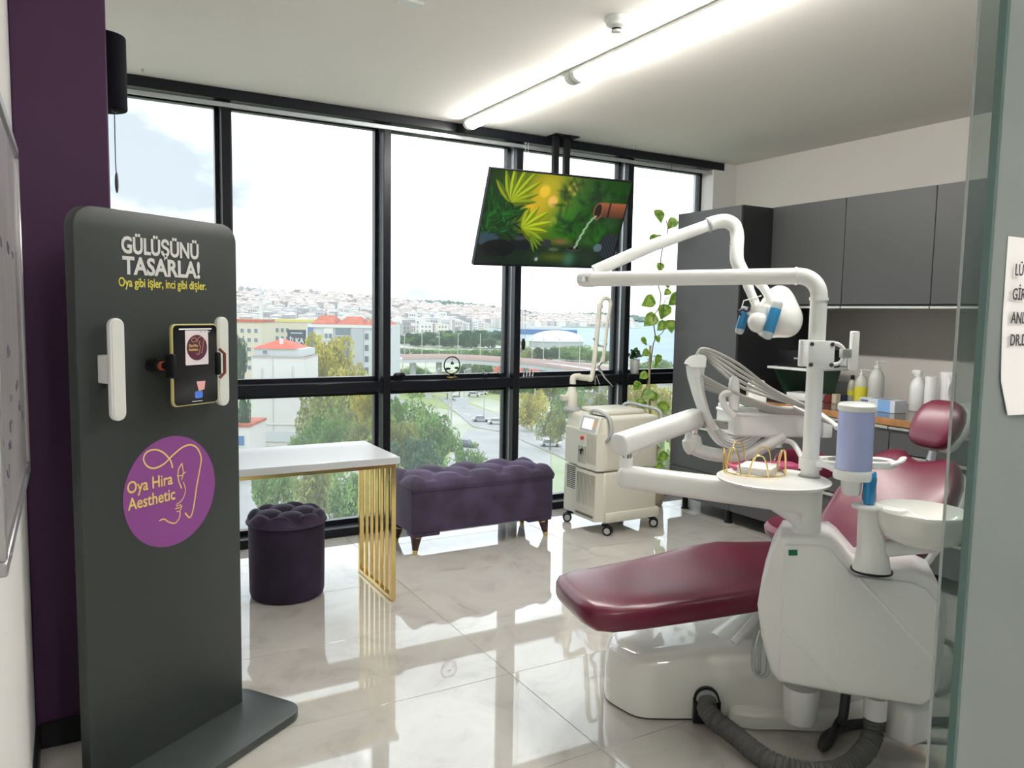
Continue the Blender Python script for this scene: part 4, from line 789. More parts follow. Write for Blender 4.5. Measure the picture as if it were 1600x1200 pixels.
# floor base
pl_=[(1.70,2.12),(1.725,2.055),(1.80,2.005),(1.91,1.945),(2.02,1.865),(2.25,1.72),(2.55,1.70),(2.72,1.85),(2.72,2.12),(2.55,2.30),(2.2,2.34),(1.95,2.34),(1.78,2.31),(1.70,2.23)]
sm_=spl([(x,y,0) for x,y in pl_],6,True); cen=Vector((2.2,2.05,0))
def bring2(z,ins,rise=0):
    out=[]
    m=len(sm_)
    for i,q in enumerate(sm_):
        t=(sm_[(i+1)%m]-sm_[i-1]).normalized(); nrm=Vector((-t.y,t.x,0))
        if nrm.dot(cen-q)<0: nrm=-nrm
        p_=q+nrm*ins; out.append(Vector((p_.x,p_.y,z+rise*max(0,min(1,(p_.x-1.7)/.5))))) 
    return out
bs=obj('floor_base',MB().loft([bring2(.006,0),bring2(.02,-.002),bring2(.15,-.002,.04),bring2(.185,.003,.055),bring2(.202,.013,.065),bring2(.210,.030,.07),bring2(.2125,.05,.07),bring2(.2135,.085,.07)]),WHITE_G,du,ang=60)
obj('base_gasket',MB().loft([bring2(.0005,.002),bring2(.007,.002)]),BLACK,bs)
fl2=spl([(x,y,0) for x,y in[(1.985,1.895),(2.01,1.82),(2.10,1.765),(2.28,1.665),(2.6,1.60),(2.8,1.75),(2.75,1.95),(2.3,1.95)]],6,True)
obj('base_flange',MB().loft([[q+Vector((0,0,.005)) for q in fl2],[q+Vector((0,0,.045)) for q in fl2],[q*.97+Vector((2.35,1.85,0))*.03+Vector((0,0,.062)) for q in fl2],[q*.85+Vector((2.35,1.85,0))*.15+Vector((0,0,.07)) for q in fl2]]),WHITE_G,bs,ang=60)
obj('lift_arm',MB().tube([C(.62,0,.22),C(.78,0,.32),C(.95,0,.40)],[.075,.07,.08],16,flat=.6),WHITE,du)
obj('lift_strut',MB().cyl(C(.60,-.10,.27),C(.74,-.10,.40),.015,n=14),WHITE,du)
hq=onz(1103,1098,.10); hole=Vector((1.915,1.935,.085)); hno=Vector((-.57,-.82,0)).normalized()
obj('hose_opening',MB().cyl(hole-hno*.03,hole+hno*.012,.044,n=28).box(-.046,.046,-.03,.0105,-.079,0,M=Matrix.Translation(hole)@Matrix(((.82,.57,0,0),(-.57,.82,0,0),(0,0,1,0),(0,0,0,1)))@Matrix.Rotation(0,4,'Z')),BLACK,bs)
obj('hose_collar',MB().cyl(hole-hno*.0,hole+hno*.026,.037,n=28),GREYP,bs)
# unit body
UO=Vector((1.945,1.697,0)); ua=math.radians(-51); ea=Vector((math.cos(ua),math.sin(ua),0)); eb=Vector((-math.sin(ua),math.cos(ua),0))
def onu(px,py,off=0):
    d=ray(px,py); t=(UO+eb*off-ORG).dot(eb)/d.dot(eb); P=ORG+d*t; return ((P-UO).dot(ea),P.z)
def UM(off): return Matrix(((ea.x,0,eb.x,UO.x+eb.x*off),(ea.y,0,eb.y,UO.y+eb.y*off),(0,1,0,0),(0,0,0,1)))
bodyo=[onu(*q,.012) for q in[(1219,838),(1296,841),(1309,851),(1338,885),(1432,893),(1462,908),(1478,938),(1481,975),(1466,1078),(1459,1092),(1440,1104),(1313,1085),(1216,1066),(1203,1047),(1189,995),(1183,945),(1190,905),(1203,865)]]
obj('body',MB().prism(bodyo,0,.235,bev=.014,seg=3,M=UM(.010)),WHITE,du,ang=50)
pan=[onu(*q) for q in[(1228,851),(1289,853),(1298,858),(1328,896),(1336,900),(1425,911),(1448,921),(1464,940),(1472,962),(1470,985),(1459,1080),(1452,1094),(1437,1101),(1313,1081),(1222,1064),(1217,1055),(1221,955),(1225,858)]]
fp=obj('front_panel',MB().prism(pan,0,.018,bev=.005,seg=2,M=UM(-.004)),WHITE,du,ang=50)
for a,b in(((1341,903),(1458,1030)),((1222,981),(1312,1080))):
    A=[onu(a[0]+(b[0]-a[0])*t,a[1]+(b[1]-a[1])*t,-.004) for t in(0,.5,1)]
    obj('panel_crease',MB().tube([UM(-.0035)@Vector((x,z,0)) for x,z in A],.006,8,flat=.55,upv=eb),WHITE,fp)
A=[onu(*q,-.005) for q in((1232,859),(1246,859),(1246,868),(1232,868))]; obj('green_sticker',MB().prism(A,0,.001,M=UM(-.0055)),mat('green_sticker',(.0,.16,.07),.5),fp)
def U(px,py,off): x,z=onu(px,py,off); return UO+ea*x+eb*off+Vector((0,0,z))
q=U(1252,1075,.12); obj('drain_cup',MB().lathe([(.058,.01),(.058,-.01),(.054,-.10),(.050,-.112),(.040,-.115)],32,q),WHITE,du)
q2=U(1368,1097,.10); obj('hose_socket',MB().cyl(q2+Vector((0,0,.02)),q2+Vector((0,0,-.05)),.036,n=28),WHITE,du)
q3=U(1420,1108,.16); obj('lower_block',MB().box(q3.x-.06,q3.x+.06,q3.y-.05,q3.y+.05,q3.z-.10,q3.z+.03,r=.02,seg=3),WHITE,du)
# corrugated floor hose
hp=spl([hole+hno*.02,hole+hno*.07+Vector((0,0,-.02)),onz(1150,1150,.045),onz(1200,1188,.034),onz(1260,1206,.034),onz(1310,1204,.036),onz(1345,1180,.06),q2+Vector((-.005,0,-.11)),q2+Vector((0,0,-.045))],24)
L0=0; rr=[]; dense=[]
for a,b in zip(hp[:-1],hp[1:]):
    n=max(1,int((b-a).length/.0028))
    for k in range(n): dense.append(a+(b-a)*(k/n))
acc=0
for i,p_ in enumerate(dense):
    if i: acc+=(p_-dense[i-1]).length
    rr.append(.0305+.0036*math.sin(acc*2*PI/.0135))
obj('corrugated_hose',MB().tube(dense,rr,16),mat('hose_grey',(.10,.10,.095),.45),du,ang=80)
q4=U(1322,1084,.12); RUB=mat('rubber_dark',(.03,.032,.03),.5)
obj('drain_hose',MB().tube(spl([q4,q4+Vector((-.01,0,-.08)),onz(1312,1128,.05),onz(1296,1158,.03),onz(1285,1166,.025),onz(1292,1150,.03),onz(1318,1136,.03),onz(1345,1130,.025),onz(1420,1128,.02),onz(1500,1127,.02)],8),.0155,12),RUB,du)
CABL=mat('cable_grey',(.24,.24,.23),.5)
obj('floor_cable',MB().tube(spl([q3+Vector((.02,0,-.09)),onz(1420,1125,.06),onz(1402,1148,.01),onz(1430,1156,.008),onz(1500,1160,.008),onz(1560,1158,.008)],8),.008,8).tube(spl([q3+Vector((.03,.02,-.09)),onz(1437,1130,.06),onz(1450,1152,.01),onz(1490,1158,.008)],8),.007,8),CABL,du)
for k,(dx,c) in enumerate(((0,CABL),(.012,GREYP),(.03,CABL))):
    obj('instrument_hose',MB().tube(spl([U(1474,1000,.10+dx),U(1490,1010,.12),U(1497,1040,.12),U(1485,1075,.11),U(1462,1085,.10+dx)],8),.010,8),c,du)
obj('clear_holder',MB().tube(spl([U(1195,955,.10),U(1180,1000,.10),U(1178,1045,.10),U(1190,1058,.10),U(1200,1045,.10),U(1200,1000,.10)],8),.010,10,flat=.5).tube(spl([U(1198,965,.14),U(1188,1005,.14),U(1186,1052,.14)],6),.006,8),glass('clear_tubing',tint=(.9,.92,.92),veil=.18,gl=1),du)
# pole, lamp arm and lamp
pb_=R(1265,745,2.52); PX,PY=pb_.x,pb_.y
def pole_z(py): d=ray(1265,py); return CH+d.z*2.52
zu=onu(1262,838,.12)[1]
obj('column',MB().cyl((PX,PY,zu-.01),(PX,PY,pole_z(762)),.042,n=32).lathe([(.072,zu-.012),(.072,zu+.004),(.064,zu+.012),(.048,zu+.016)],40,(PX,PY,0)).cyl((PX,PY,pole_z(744)),(PX,PY,pole_z(712)),.0285,n=28),WHITE,du)
obj('column_collar',MB().lathe([(.034,pole_z(758)),(.040,pole_z(757)),(.040,pole_z(748)),(.034,pole_z(742))],32,(PX,PY,0)),GREYP,du)
zt=pole_z(432); tr=.0262
leftp=R(915,436.5,2.80); e0=Vector((PX,PY,zt)); dirl=(leftp-e0).normalized(); bend=.065
arc=[e0+Vector((0,0,-bend*(1-math.sin(a))))+dirl*(bend*(1-math.cos(a))) for a in[PI/2*k/8 for k in range(9)]]
obj('pole',MB().tube([Vector((PX,PY,pole_z(716))),Vector((PX,PY,zt-bend-.01))]+arc+[leftp],tr,24),WHITE,du)
obj('pole_ring',MB().cyl(Vector((PX,PY,pole_z(470))),Vector((PX,PY,pole_z(465))),tr+.003,n=28),WHITE,du)
obj('pole_ring',MB().cyl(e0+dirl*.068,e0+dirl*.075,tr+.0025,n=28),WHITE,du)
obj('arm_end_cap',MB().tube([leftp-dirl*.03,leftp,leftp+dirl*.022,leftp+dirl*.030],[tr+.002,tr+.002,tr-.002,tr-.012],20),WHITE,du)
cp_=leftp+dirl*.022; obj('end_slot',MB().box(cp_.x-.012,cp_.x+.012,cp_.y-.05,cp_.y-.018,cp_.z-.008,cp_.z+.008),STEEL,du)
lj=R(930,413,2.83); ar=[lj]+[R(x,y,D) for x,y,D in((1000,392,2.84),(1100,356,2.85))]
obj('lamp_arm',MB().tube([R(928,424,2.85),R(1020,383.5,2.85),R(1112,350,2.87)],[.0225,.0225,.0215],20),WHITE,du)
el=[R(x,y,D) for x,y,D in((1106,351.5,2.87),(1120,347,2.87),(1136,346,2.86),(1148,354,2.85),(1152,370,2.84),(1151,392,2.82),(1152,408,2.81),(1159,424,2.80),(1166,436,2.79))]
obj('lamp_elbow',MB().tube(spl(el,6),[.026]*19+[.0245]*30,20),WHITE,du)
obj('elbow_ring',MB().cyl(R(1106,352,2.87),R(1109,351,2.87),.0275,n=24),GREYP,du)
obj('elbow_ring',MB().cyl(R(1151,382,2.83),R(1151,384,2.83),.0255,n=24),GREYP,du)
LD=2.76
lh=R(1205,488,LD)
fk=obj('lamp_fork',MB().tube(spl([R(1164,432,2.79),R(1172,455,2.77),R(1182,478,2.76)],5),[.018]*5+[.016]*6,14).tube(spl([R(1176,432,2.79),R(1192,448,2.77),R(1209,475,2.74)],5),[.018]*5+[.016]*6,14),WHITE,du)
rgt=rt; upv_=up
def LP(x,y,d=0): return R(x,y,LD+d)
# lamp shell: rounded triangular shield facing away and down
ln=(rt*.55+fw*.75-up*.35).normalized(); lx_=(up-ln*up.dot(ln)).normalized(); ly_=ln.cross(lx_)
sh=[]
for t,k in((-.045,.35),(-.035,.62),(-.015,.86),(.012,.98),(.035,1.0),(.045,.96)):
    sh.append([LP(1213,487)+ln*t+lx_*(.098*k*math.cos(a)*(1+.14*math.cos(3*a)))+ly_*(.082*k*math.sin(a)*(1+.10*math.cos(3*a))) for a in[2*PI*i/40 for i in range(40)]])
lamp=obj('lamp_head',MB().loft(sh),WHITE_G,du,ang=60)
obj('lamp_knob',MB().ball(LP(1184,503,-.03),(.036,.036,.038)).tube([LP(1186,480,-.02),LP(1184,503,-.02)],.032,16),WHITE_G,lamp)
obj('lamp_lens',MB().loft([[q*.9+LP(1213,487)*.1+ln*.010 for q in sh[-1]],[q*.85+LP(1213,487)*.15+ln*.014 for q in sh[-1]]]),MILK,lamp)
BLUEH=mat('blue_handle',(.02,.22,.46),.35); SLV=mat('grey_sleeve',(.50,.54,.55),.3)
for a,b,r_ in((LP(1216,471,-.07),LP(1197,530,-.06),8.5),(LP(1166,480,.02),LP(1154,522,.03),7)):
    rr_=px2(r_,LD); d=(b-a)
    h=obj('lamp_handle',MB().tube([a+d*.17,a+d*.2,a+d*.8,a+d*.82],[rr_*.95,rr_,rr_,rr_*.95],16),BLUEH,lamp)
    obj('handle_sleeve',MB().tube([a-d*.02,a,a+d*.05,a+d*.19],[rr_*.5,rr_*.8,rr_*.98,rr_*.98],16).tube([a+d*.80,a+d*.92,a+d*.98,a+d],[rr_*.98,rr_*.95,rr_*.7,rr_*.3],16),SLV,h)
    obj('handle_stem',MB().tube([a+d*.15,LP(1190 if r_<8 else 1208,492 if r_<8 else 480,-.02)],.012,10),WHITE,h)
obj('lamp_wire',MB().tube([LP(1190,462,-.02),LP(1162,470,0),LP(1158,484,0)],.0022,6),WHITE,lamp)
obj('cable_tie',MB().tube(spl([LP(1152,488,-.02),LP(1160,484,-.02),LP(1168,486,-.02),LP(1172,478,-.02)],5),.005,8).tube([LP(1152,484,-.02),LP(1158,492,-.02)],.005,8),mat('navy_tie',(.01,.012,.03),.5),lamp)
# clamp plate, loop and white viewer panel on the pole
zc_=(pole_z(531)+pole_z(573))/2; hz_=abs(pole_z(531)-pole_z(573))/2; pr_=r0; pf=Vector((-fw.x,-fw.y,0)).normalized()
BM=Matrix(((pr_.x,-pf.x,0,PX),(pr_.y,-pf.y,0,PY),(0,0,1,zc_),(0,0,0,1)))
cl=obj('clamp_plate',MB().box(-.042,.042,-.045,-.028,-hz_,hz_,r=.004,M=BM).box(-.042,.042,.028,.045,-hz_,hz_,r=.004,M=BM).box(-.034,.034,-.03,.03,-hz_*.9,hz_*.9,r=.004,M=BM),WHITE,du)
for sx in(-1,1):
    for sz in(-1,1): obj('screw',MB().cyl((sx*.032,-.0445,sz*(hz_-.011)),(sx*.032,-.0475,sz*(hz_-.011)),.0065,n=14,M=BM),mat('dark_screw',(.10,.10,.10),.4,metal=.6),cl)
obj('loop',MB().tube(spl([(.035,0,.033),(.065,0,.033),(.085,0,.018),(.087,0,-.012),(.072,0,-.03),(.035,0,-.033)],6),.0065,10,M=BM),WHITE,cl)
obj('pivot_block',MB().box(.078,.108,-.014,.014,-.012,.018,r=.004,M=BM).cyl((.092,-.016,.003),(.092,.016,.003),.009,n=16,M=BM),STEEL,cl)
obj('viewer_panel',MB().box(.108,.132,-.012,.012,-.050,.074,r=.004,M=BM),mat('viewer_white',(.85,.85,.83),.35),cl)
# tray arm
aL=R(978,745,2.74); aR=Vector((PX,PY,R(1262,783,2.52).z)); ad=(aR-aL).normalized(); hz2=.038
an=Vector((0,0,1)); asd=ad.cross(an).normalized()
secs=[(0-.028,.45),(-.022,.75),(-.012,.95),(0,1.0)]
Ln=(aR-aL).length
rings=[sring(aL+ad*s,asd,an,.042*k,hz2*k,28,4) for s,k in secs]+[sring(aL+ad*(Ln*t),asd,an,.042+.003*t,hz2*(1+.15*t),28,4) for t in(.3,.6,.9,1.0)]
ta_=obj('tray_arm',MB().loft(rings),WHITE,du,ang=50)
obj('arm_web',MB().tube([aR-ad*.10+Vector((0,0,-.02)),aR-ad*.03+Vector((0,0,-.05)),aR+Vector((0,0,-.09))],[.03,.036,.040],20),WHITE,ta_)
pst=aL+Vector((0,0,hz2)); obj('arm_post',MB().cyl(pst-Vector((0,0,.01)),pst+Vector((0,0,.03)),.023,n=24),WHITE,ta_); obj('arm_spindle',MB().cyl(pst+Vector((0,0,.028)),pst+Vector((0,0,.06)),.017,n=20),CHROME,ta_)
bL=Vector((pst.x,pst.y,pst.z+.085)); bR=R(1083,655,2.97); bd=(bR-bL).normalized(); bs_=bd.cross(Vector((0,0,1))).normalized(); bup=bs_.cross(bd)
Lb=(bR-bL).length
rings=[sring(bL+bd*s,bs_,bup,.038*k,.039*k,28,3.2) for s,k in((-.045,.8),(-.042,.95),(-.035,1.0))]+[sring(bL+bd*(Lb*t),bs_,bup,.038,.038,28,3.2) for t in(.4,.8,.98)]+[sring(bR+bd*s,bs_,bup,.038*k,.038*k,28,3.2) for s,k in((.02,.97),(.034,.85),(.040,.6))]
sa=obj('spring_arm',MB().loft(rings),WHITE,du,ang=50)
sp1=R(1083,676,2.97); obj('arm_spindle',MB().cyl(sp1+Vector((0,0,.05)),sp1-Vector((0,0,.012)),.018,n=20),CHROME,sa)
obj('swing_arm',MB().tube(spl([sp1+Vector((-.004,0,-.004)),R(1080,692,2.97),R(1086,701,2.97),R(1110,709,2.96),R(1140,712,2.95),R(1170,707,2.93),R(1200,694,2.91),R(1225,680,2.90)],5),[.026]*4+[.034]*6+[.026]*26,16).lathe([(.034,-.05),(.036,-.03),(.030,-.004),(.026,0)],24,sp1+Vector((0,0,-.012))),WHITE,sa)
# delivery head
HA=math.radians(-24); hX=Vector((math.cos(HA),math.sin(HA),0)); hY=Vector((-math.sin(HA),math.cos(HA),0)); H0=R(1216,664,2.90)
HM=Matrix(((hX.x,hY.x,0,H0.x),(hX.y,hY.y,0,H0.y),(0,0,1,H0.z),(0,0,0,1)))
dh=obj('delivery_head',MB().prism(rrect(.345,.24,.04,6,.005,.10),-.045,.045,bev=.012,seg=3,M=HM),WHITE,du,ang=50)
obj('tray_lip',MB().prism(rrect(.355,.25,.045,6,.005,.10),.034,.044,bev=.004,M=HM).prism(rrect(.19,.20,.03,6,-.07,.11),.044,.062,bev=.006,M=HM),WHITE,dh)
obj('head_mount',MB().cyl(R(1215,682,2.90),R(1215,699,2.90),.016,n=20),WHITE,dh)
obj('side_lever',MB().tube(spl([R(1222,687,2.9),R(1238,692,2.86),R(1248,706,2.8),R(1256,722,2.72)],6),.010,10),WHITE,dh)
obj('side_block',MB().box(.175,.215,.0,.09,-.05,.02,r=.006,M=HM),WHITE,dh)
for k in range(4): obj('control_key',MB().box(-.13+.035*k,-.108+.035*k,.03,.05,.0615,.064,r=.001,seg=1,M=HM),mat('teal_key',(.16,.42,.44),.4) if k%2==0 else WHITE,dh)
obj('grip',MB().tube(spl([R(1146,650,2.86),R(1136,640,2.85),R(1129,626,2.85),R(1130,617,2.85),R(1142,612,2.86)],6),.0125,12).loft([sring(R(1147,h,2.87),rt,fw,w_,.016,16,2.4) for h,w_ in((640,.018),(620,.020),(600,.020),(592,.016),(588,.008))]),WHITE,dh)
# whip rack: broad curved arm with grooves
WP=[((1081,570),(1102,571)),((1083,587),(1100,587)),((1087,602),(1100,602)),((1091.5,618),(1102.5,618)),((1097,634),(1106.5,634)),((1102.5,649),(1111.5,649)),((1109.5,665),(1120,664)),((1118,681),(1129,674)),((1126,692),(1136,679.5)),((1136,700),(1144,681.5)),((1150,704),(1153,681)),((1165,701),(1163,678)),((1178,693),(1173,674)),((1190,683),(1184,668))]
wl=spl([R(*q[0],2.905) for q in WP],4); wr=spl([R(*q[1],2.905) for q in WP],4); bk=fw*.10
wa=obj('whip_arm',MB().loft([[l_,l_*.5+r_*.5-fw*.012,r_,r_+bk,l_+bk] for l_,r_ in zip(wl,wr)]),WHITE,dh,ang=50)
for f in(.22,.42,.62,.82): obj('whip_groove',MB().tube([l_*(1-f)+r_*f-fw*(.012*(1-abs(2*f-1))-.001) for l_,r_ in zip(wl[26:],wr[26:])],.0022,6),GREYP,wa)
hdp=[(1069,568),(1071,563),(1078,556.5),(1091,553),(1102,555.5),(1104.5,560),(1103,574),(1080,574),(1075,570)]
obj('whip_head',MB().loft([[R(x,y,2.90) for x,y in hdp],[R(x+(x-1088)*-.05,y,2.885) for x,y in hdp]][::-1]+[[R(x,y,3.0) for x,y in hdp]]),WHITE,dh,ang=50)
TUB=mat('tubing_grey',(.46,.46,.43),.4)
for k in range(5):
    o=fw*(.02*(k-2)); e_=R(1256+4*k,633+2*k,2.84)
    a_=[R(1084+3*k,556,2.93)+o,R(1092+4*k,546+2.5*k,2.93)+o,R(1112+3*k,550+6*k,2.92)+o,R(1150+4*k,570+9*k,2.9)+o,R(1200+3*k,606+4*k,2.87)+o*.6,e_]
    obj('hose',MB().tube(spl(a_,8),.0058,8),TUB,dh)
    b_=[R(1092+2*k,586+5*k,2.93)+o,R(1125+2*k,604+3*k,2.9)+o,R(1165+2*k,622+3*k,2.88)+o,R(1210,636+2*k,2.86)+o*.5,R(1255+2*k,640+2*k,2.84)]
    obj('hose',MB().tube(spl(b_,8),.0055,8),TUB,dh)
    c_=[R(1095,654+3.4*k,2.96),R(1125,658+3.6*k,2.96),R(1152,661+3*k,2.94)]
    if k<4: obj('hose',MB().tube(spl(c_,4),.0045,8),TUB,dh)
for k in range(4):
    i0=R(1240+9*k,636+3*k,2.82+.03*k); i1=R(1268+10*k,650+3.5*k,2.78+.03*k)
    obj('handpiece',MB().tube([i0,i0+(i1-i0)*.6,i1,i1+(i1-i0)*.3],[.007,.0085,.0075,.004],12),STEEL,dh)
obj('handpiece',MB().tube([R(1283,648,2.80),R(1300,660,2.74),R(1309,668,2.72)],[.009,.008,.010],12).ball(R(1308,667,2.72),.012),WHITE,dh)
jr=HM@Vector((-.03,.14,.0625)); jt=thing('steel_jar','small steel jar filled with white cotton on the delivery head','jar',jr)
obj('cylinder',MB().lathe([(.036,.0005),(.038,.004),(.038,.07),(.040,.073),(.038,.075),(.035,.073),(.034,.06),(.01,.06)],28),STEEL,jt,world=False)
cm=MB()
for k in range(14): a=rnd.uniform(0,2*PI); q=rnd.uniform(0,.026); cm.ball((q*math.cos(a),q*math.sin(a),.072+rnd.uniform(0,.01)),rnd.uniform(.008,.012),8,6)
obj('cotton',cm,PAPER,jt,world=False,kind='stuff')
# round tray with wire rack
td=R(1208,748,2.47); tz=td.z
trd=obj('round_tray',MB().lathe([(.10,tz-.022),(.15,tz-.016),(.170,tz-.006),(.174,tz+.002),(.170,tz+.004),(.162,tz-.001),(.02,tz-.001)],56,(td.x,td.y,0)),WHITE,du)
tzz=tz-.0005
rk=thing('wire_rack','gold wire napkin rack of arches on the round tray','rack',(td.x-.06,td.y+.03,tzz))
rc=onz(1178,738,tzz); rk.location=(rc.x,rc.y,tzz); TM[rk.name]=Matrix.Translation(rk.location)
ring=[(rc.x+.098*math.cos(2*PI*k/48),rc.y+.098*math.sin(2*PI*k/48),tzz+.004) for k in range(49)]
obj('base_ring',MB().tube(ring,.0026,8),GOLD,rk)
for k in range(7):
    a0=2*PI*(k+.15)/7; a1=2*PI*(k+.85)/7; pts=[]
    hh_=.085 if k%2 else .07
    for i in range(13):
        t=i/12; a=a0+(a1-a0)*t; z=hh_*(1-abs(2*t-1)**3.2); pts.append((rc.x+.099*math.cos(a),rc.y+.099*math.sin(a),tzz+.003+z))
    obj('arch',MB().tube(pts,.0026,8),GOLD,rk)
pk=thing('napkin_stack','stack of white paper napkins inside the gold rack','napkins',(rc.x+.02,rc.y,tzz))
for k in range(5): obj('napkin',MB().box(-.062,.062,-.055,.055,.0005+.0045*k,.0045*(k+1),r=.001,seg=1,M=Matrix.Rotation(.5+.05*rnd.uniform(-1,1),4,'Z')),PAPER,pk,world=False)
pt=onz(1222,738,tzz); pkt=thing('pink_tray','flat pink plastic tray on the round white tray','tray',(pt.x+.06,pt.y+.09,tzz+.01),HA+.1)
PINK=mat('pink_plastic',(.62,.10,.24),.35)
pkt.location=(pt.x,pt.y+.08,tzz); obj('tray',MB().prism(rrect(.24,.09,.02,5),.0005,.010,bev=.003),PINK,pkt,world=False); obj('rim',MB().tube([(x,y,.011) for x,y in rrect(.236,.086,.02,5)+[rrect(.236,.086,.02,5)[0]]],.003,6),PINK,pkt,world=False)
# bib / cup holder with blue dispenser
cD=2.40; cb=R(1333,742,cD); cr=px2(27,cD)
cha=obj('holder_arm',MB().lathe([(.036,pole_z(716)),(.036,pole_z(732))],28,(PX,PY,0)).tube(spl([Vector((PX,PY,pole_z(724))),R(1290,727,2.46),R(1308,735,2.43),cb],6),.0135,12,flat=.7),WHITE,du)
obj('holder_ring',MB().lathe([(cr*1.06,.0),(cr*1.10,.006),(cr*1.10,.024),(cr*1.02,.03),(.02,.03)],36,cb+Vector((0,0,-.012))),WHITE,cha)
obj('holder_cup',MB().lathe([(cr*.60,0),(cr*.55,-.035),(cr*.48,-.05),(cr*.30,-.052)],28,cb+Vector((-.006,0,-.01))),WHITE,cha)
dp_=thing('cup_dispenser','translucent blue cylinder dispenser with white lid beside the pole','dispenser',cb+Vector((0,0,.0185)))
def bluem():
    m=bpy.data.materials.new('translucent_blue'); m.use_nodes=True; p=m.node_tree.nodes['Principled BSDF']; p.inputs['Base Color'].default_value=(.46,.52,.86,1); p.inputs['Roughness'].default_value=.22; p.inputs['Subsurface Weight'].default_value=.0; p.inputs['Coat Weight'].default_value=.4; return m
hcy=px2(93,cD)
obj('cylinder',MB().lathe([(cr*.97,.0005),(cr*.98,.004),(cr*.98,hcy)],48),bluem(),dp_,world=False)
obj('lid',MB().lathe([(cr*1.02,hcy-.002),(cr*1.05,hcy+.004),(cr*1.04,hcy+.014),(cr*.9,hcy+.021),(.01,hcy+.023)],48),WHITE,dp_,world=False)
TB=Matrix.Translation(R(1336,722,2.63))@Matrix.Rotation(-.52,4,'Z')
ac=obj('assistant_tray',MB().prism(rrect(.26,.105,.045,6),-.014,.004,bev=.004,M=TB).tube([TB@Vector((x,y,.005)) for x,y in rrect(.25,.095,.042,6)+[rrect(.25,.095,.042,6)[0]]],.006,8),WHITE,du)
obj('tray_inlay',MB().prism(rrect(.22,.07,.03,6),.004,.0055,M=TB),STEEL,ac)
obj('tray_handle',MB().tube(spl([TB@Vector((.10,-.04,.0)),TB@Vector((.125,-.05,.012)),TB@Vector((.15,-.02,.016)),TB@Vector((.165,.01,.012))],6),.014,10,flat=.6),WHITE,ac)
for k in range(3): obj('instrument',MB().tube([TB@Vector((-.10+.02*k,-.015+.012*k,.012)),TB@Vector((-.03+.02*k,.0+.008*k,.016))],.006,8),STEEL,ac)
obj('tray_bracket',MB().tube([Vector((PX,PY,pole_z(722))),TB@Vector((-.12,0,-.004))],.012,10),WHITE,ac)
# spittoon
sD=2.38; s0_=R(1362,885,sD); s1=R(1357,792,sD)
spc=obj('spittoon_column',MB().loft([sring(s0_+Vector((0,0,-.012)),ea,eb,.056,.05,28,2.6),sring(s0_+Vector((0,0,.004)),ea,eb,.052,.047,28,2.6),sring(s0_+Vector((-.002,0,.06)),ea,eb,.044,.04,28,2.6),sring(s0_*.3+s1*.7+Vector((0,0,0)),ea,eb,.034,.032,28,2.6),sring(s1,ea,eb,.030,.028,28,2.6)]),WHITE,du)
obj('cup_rest',MB().lathe([(.044,0),(.046,.006),(.044,.011),(.01,.012)],28,s1+Vector((-.004,0,-.004))),WHITE,spc)
gl_=R(1357,789,sD); obj('column_foot_ring',MB().lathe([(.060,0),(.060,.005)],32,s0_+Vector((0,0,-.014))),BLACK,spc)
bc_=R(1441,797,2.33); br=px2(67,2.33)
bo_=obj('spittoon_bowl',MB().lathe([(br*.30,-.105),(br*.60,-.098),(br*.86,-.078),(br*.97,-.04),(br*.995,-.012),(br*1.0,.0),(br*.985,.003),(br*.96,-.004),(br*.82,-.035),(br*.5,-.062),(br*.1,-.068)],64,bc_),WHITE_G,du,ang=60)
obj('bowl_arm',MB().tube([s0_+Vector((0,0,.055)),R(1410,855,2.36),R(1462,853,2.34)],[.038,.032,.026],16,flat=.75),WHITE,spc)
obj('bowl_bridge',MB().tube([s1+Vector((.0,0,-.004)),R(1385,797,2.36),R(1405,800,2.35),R(1418,798,2.34)],[.026,.022,.018,.012],14,flat=.6),WHITE,spc)
obj('drain_strainer',MB().lathe([(br*.16,-.066),(br*.15,-.060),(.004,-.058)],20,bc_),STEEL,bo_)
gt=thing('blue_tumbler','slim bright blue plastic tumbler on the spittoon column','tumbler',gl_+Vector((0,0,.0035)))
hg=px2(50,sD); obj('cup',MB().lathe([(.0145,.0005),(.016,.004),(.0175,hg),(.0165,hg),(.015,.006),(.002,.005)],24),mat('bright_blue_plastic',(.02,.42,.85),.3),gt,world=False)
obj('film_wrap',MB().lathe([(.0195,.004),(.021,.02),(.0185,.05),(.0205,.08),(.0195,hg*.85)],18,caps=False),glass('film',tint=(.9,.95,.98),veil=.10,gl=1),gt,world=False)
# dentist's stool behind
dD=3.62; dc=R(1272,828,dD); dsz=.50
ds=thing('dentist_stool','burgundy wheeled dentist stool with backrest behind the chair','stool',(dc.x,dc.y,0))
zc2=dc.z
obj('seat',MB().lathe([(.05,zc2-.05),(.19,zc2-.045),(.218,zc2-.025),(.222,zc2),(.205,zc2+.022),(.15,zc2+.032),(.01,zc2+.034)],44,(dc.x,dc.y,0)),LEATHER,ds)
obj('seat_pan',MB().lathe([(.10,zc2-.075),(.17,zc2-.068),(.20,zc2-.048),(.05,zc2-.045)],36,(dc.x,dc.y,0)),WHITE,ds)
bkz=R(1283,748,3.5).z; rings=[]
for t in[-1+2*k/16 for k in range(17)]:
    a=t*.85; o=Vector((dc.x,dc.y,bkz))+(hX*math.sin(a)+hY*math.cos(a))*.20; k=max(.12,1-abs(t)**4)
    rings.append(sring(o,(hX*math.sin(a)+hY*math.cos(a)),Vector((0,0,1)),.026*k,.085*max(.35,1-abs(t)**3*.6),18,2.8))
obj('backrest',MB().loft(rings),LEATHER,ds,ang=70)
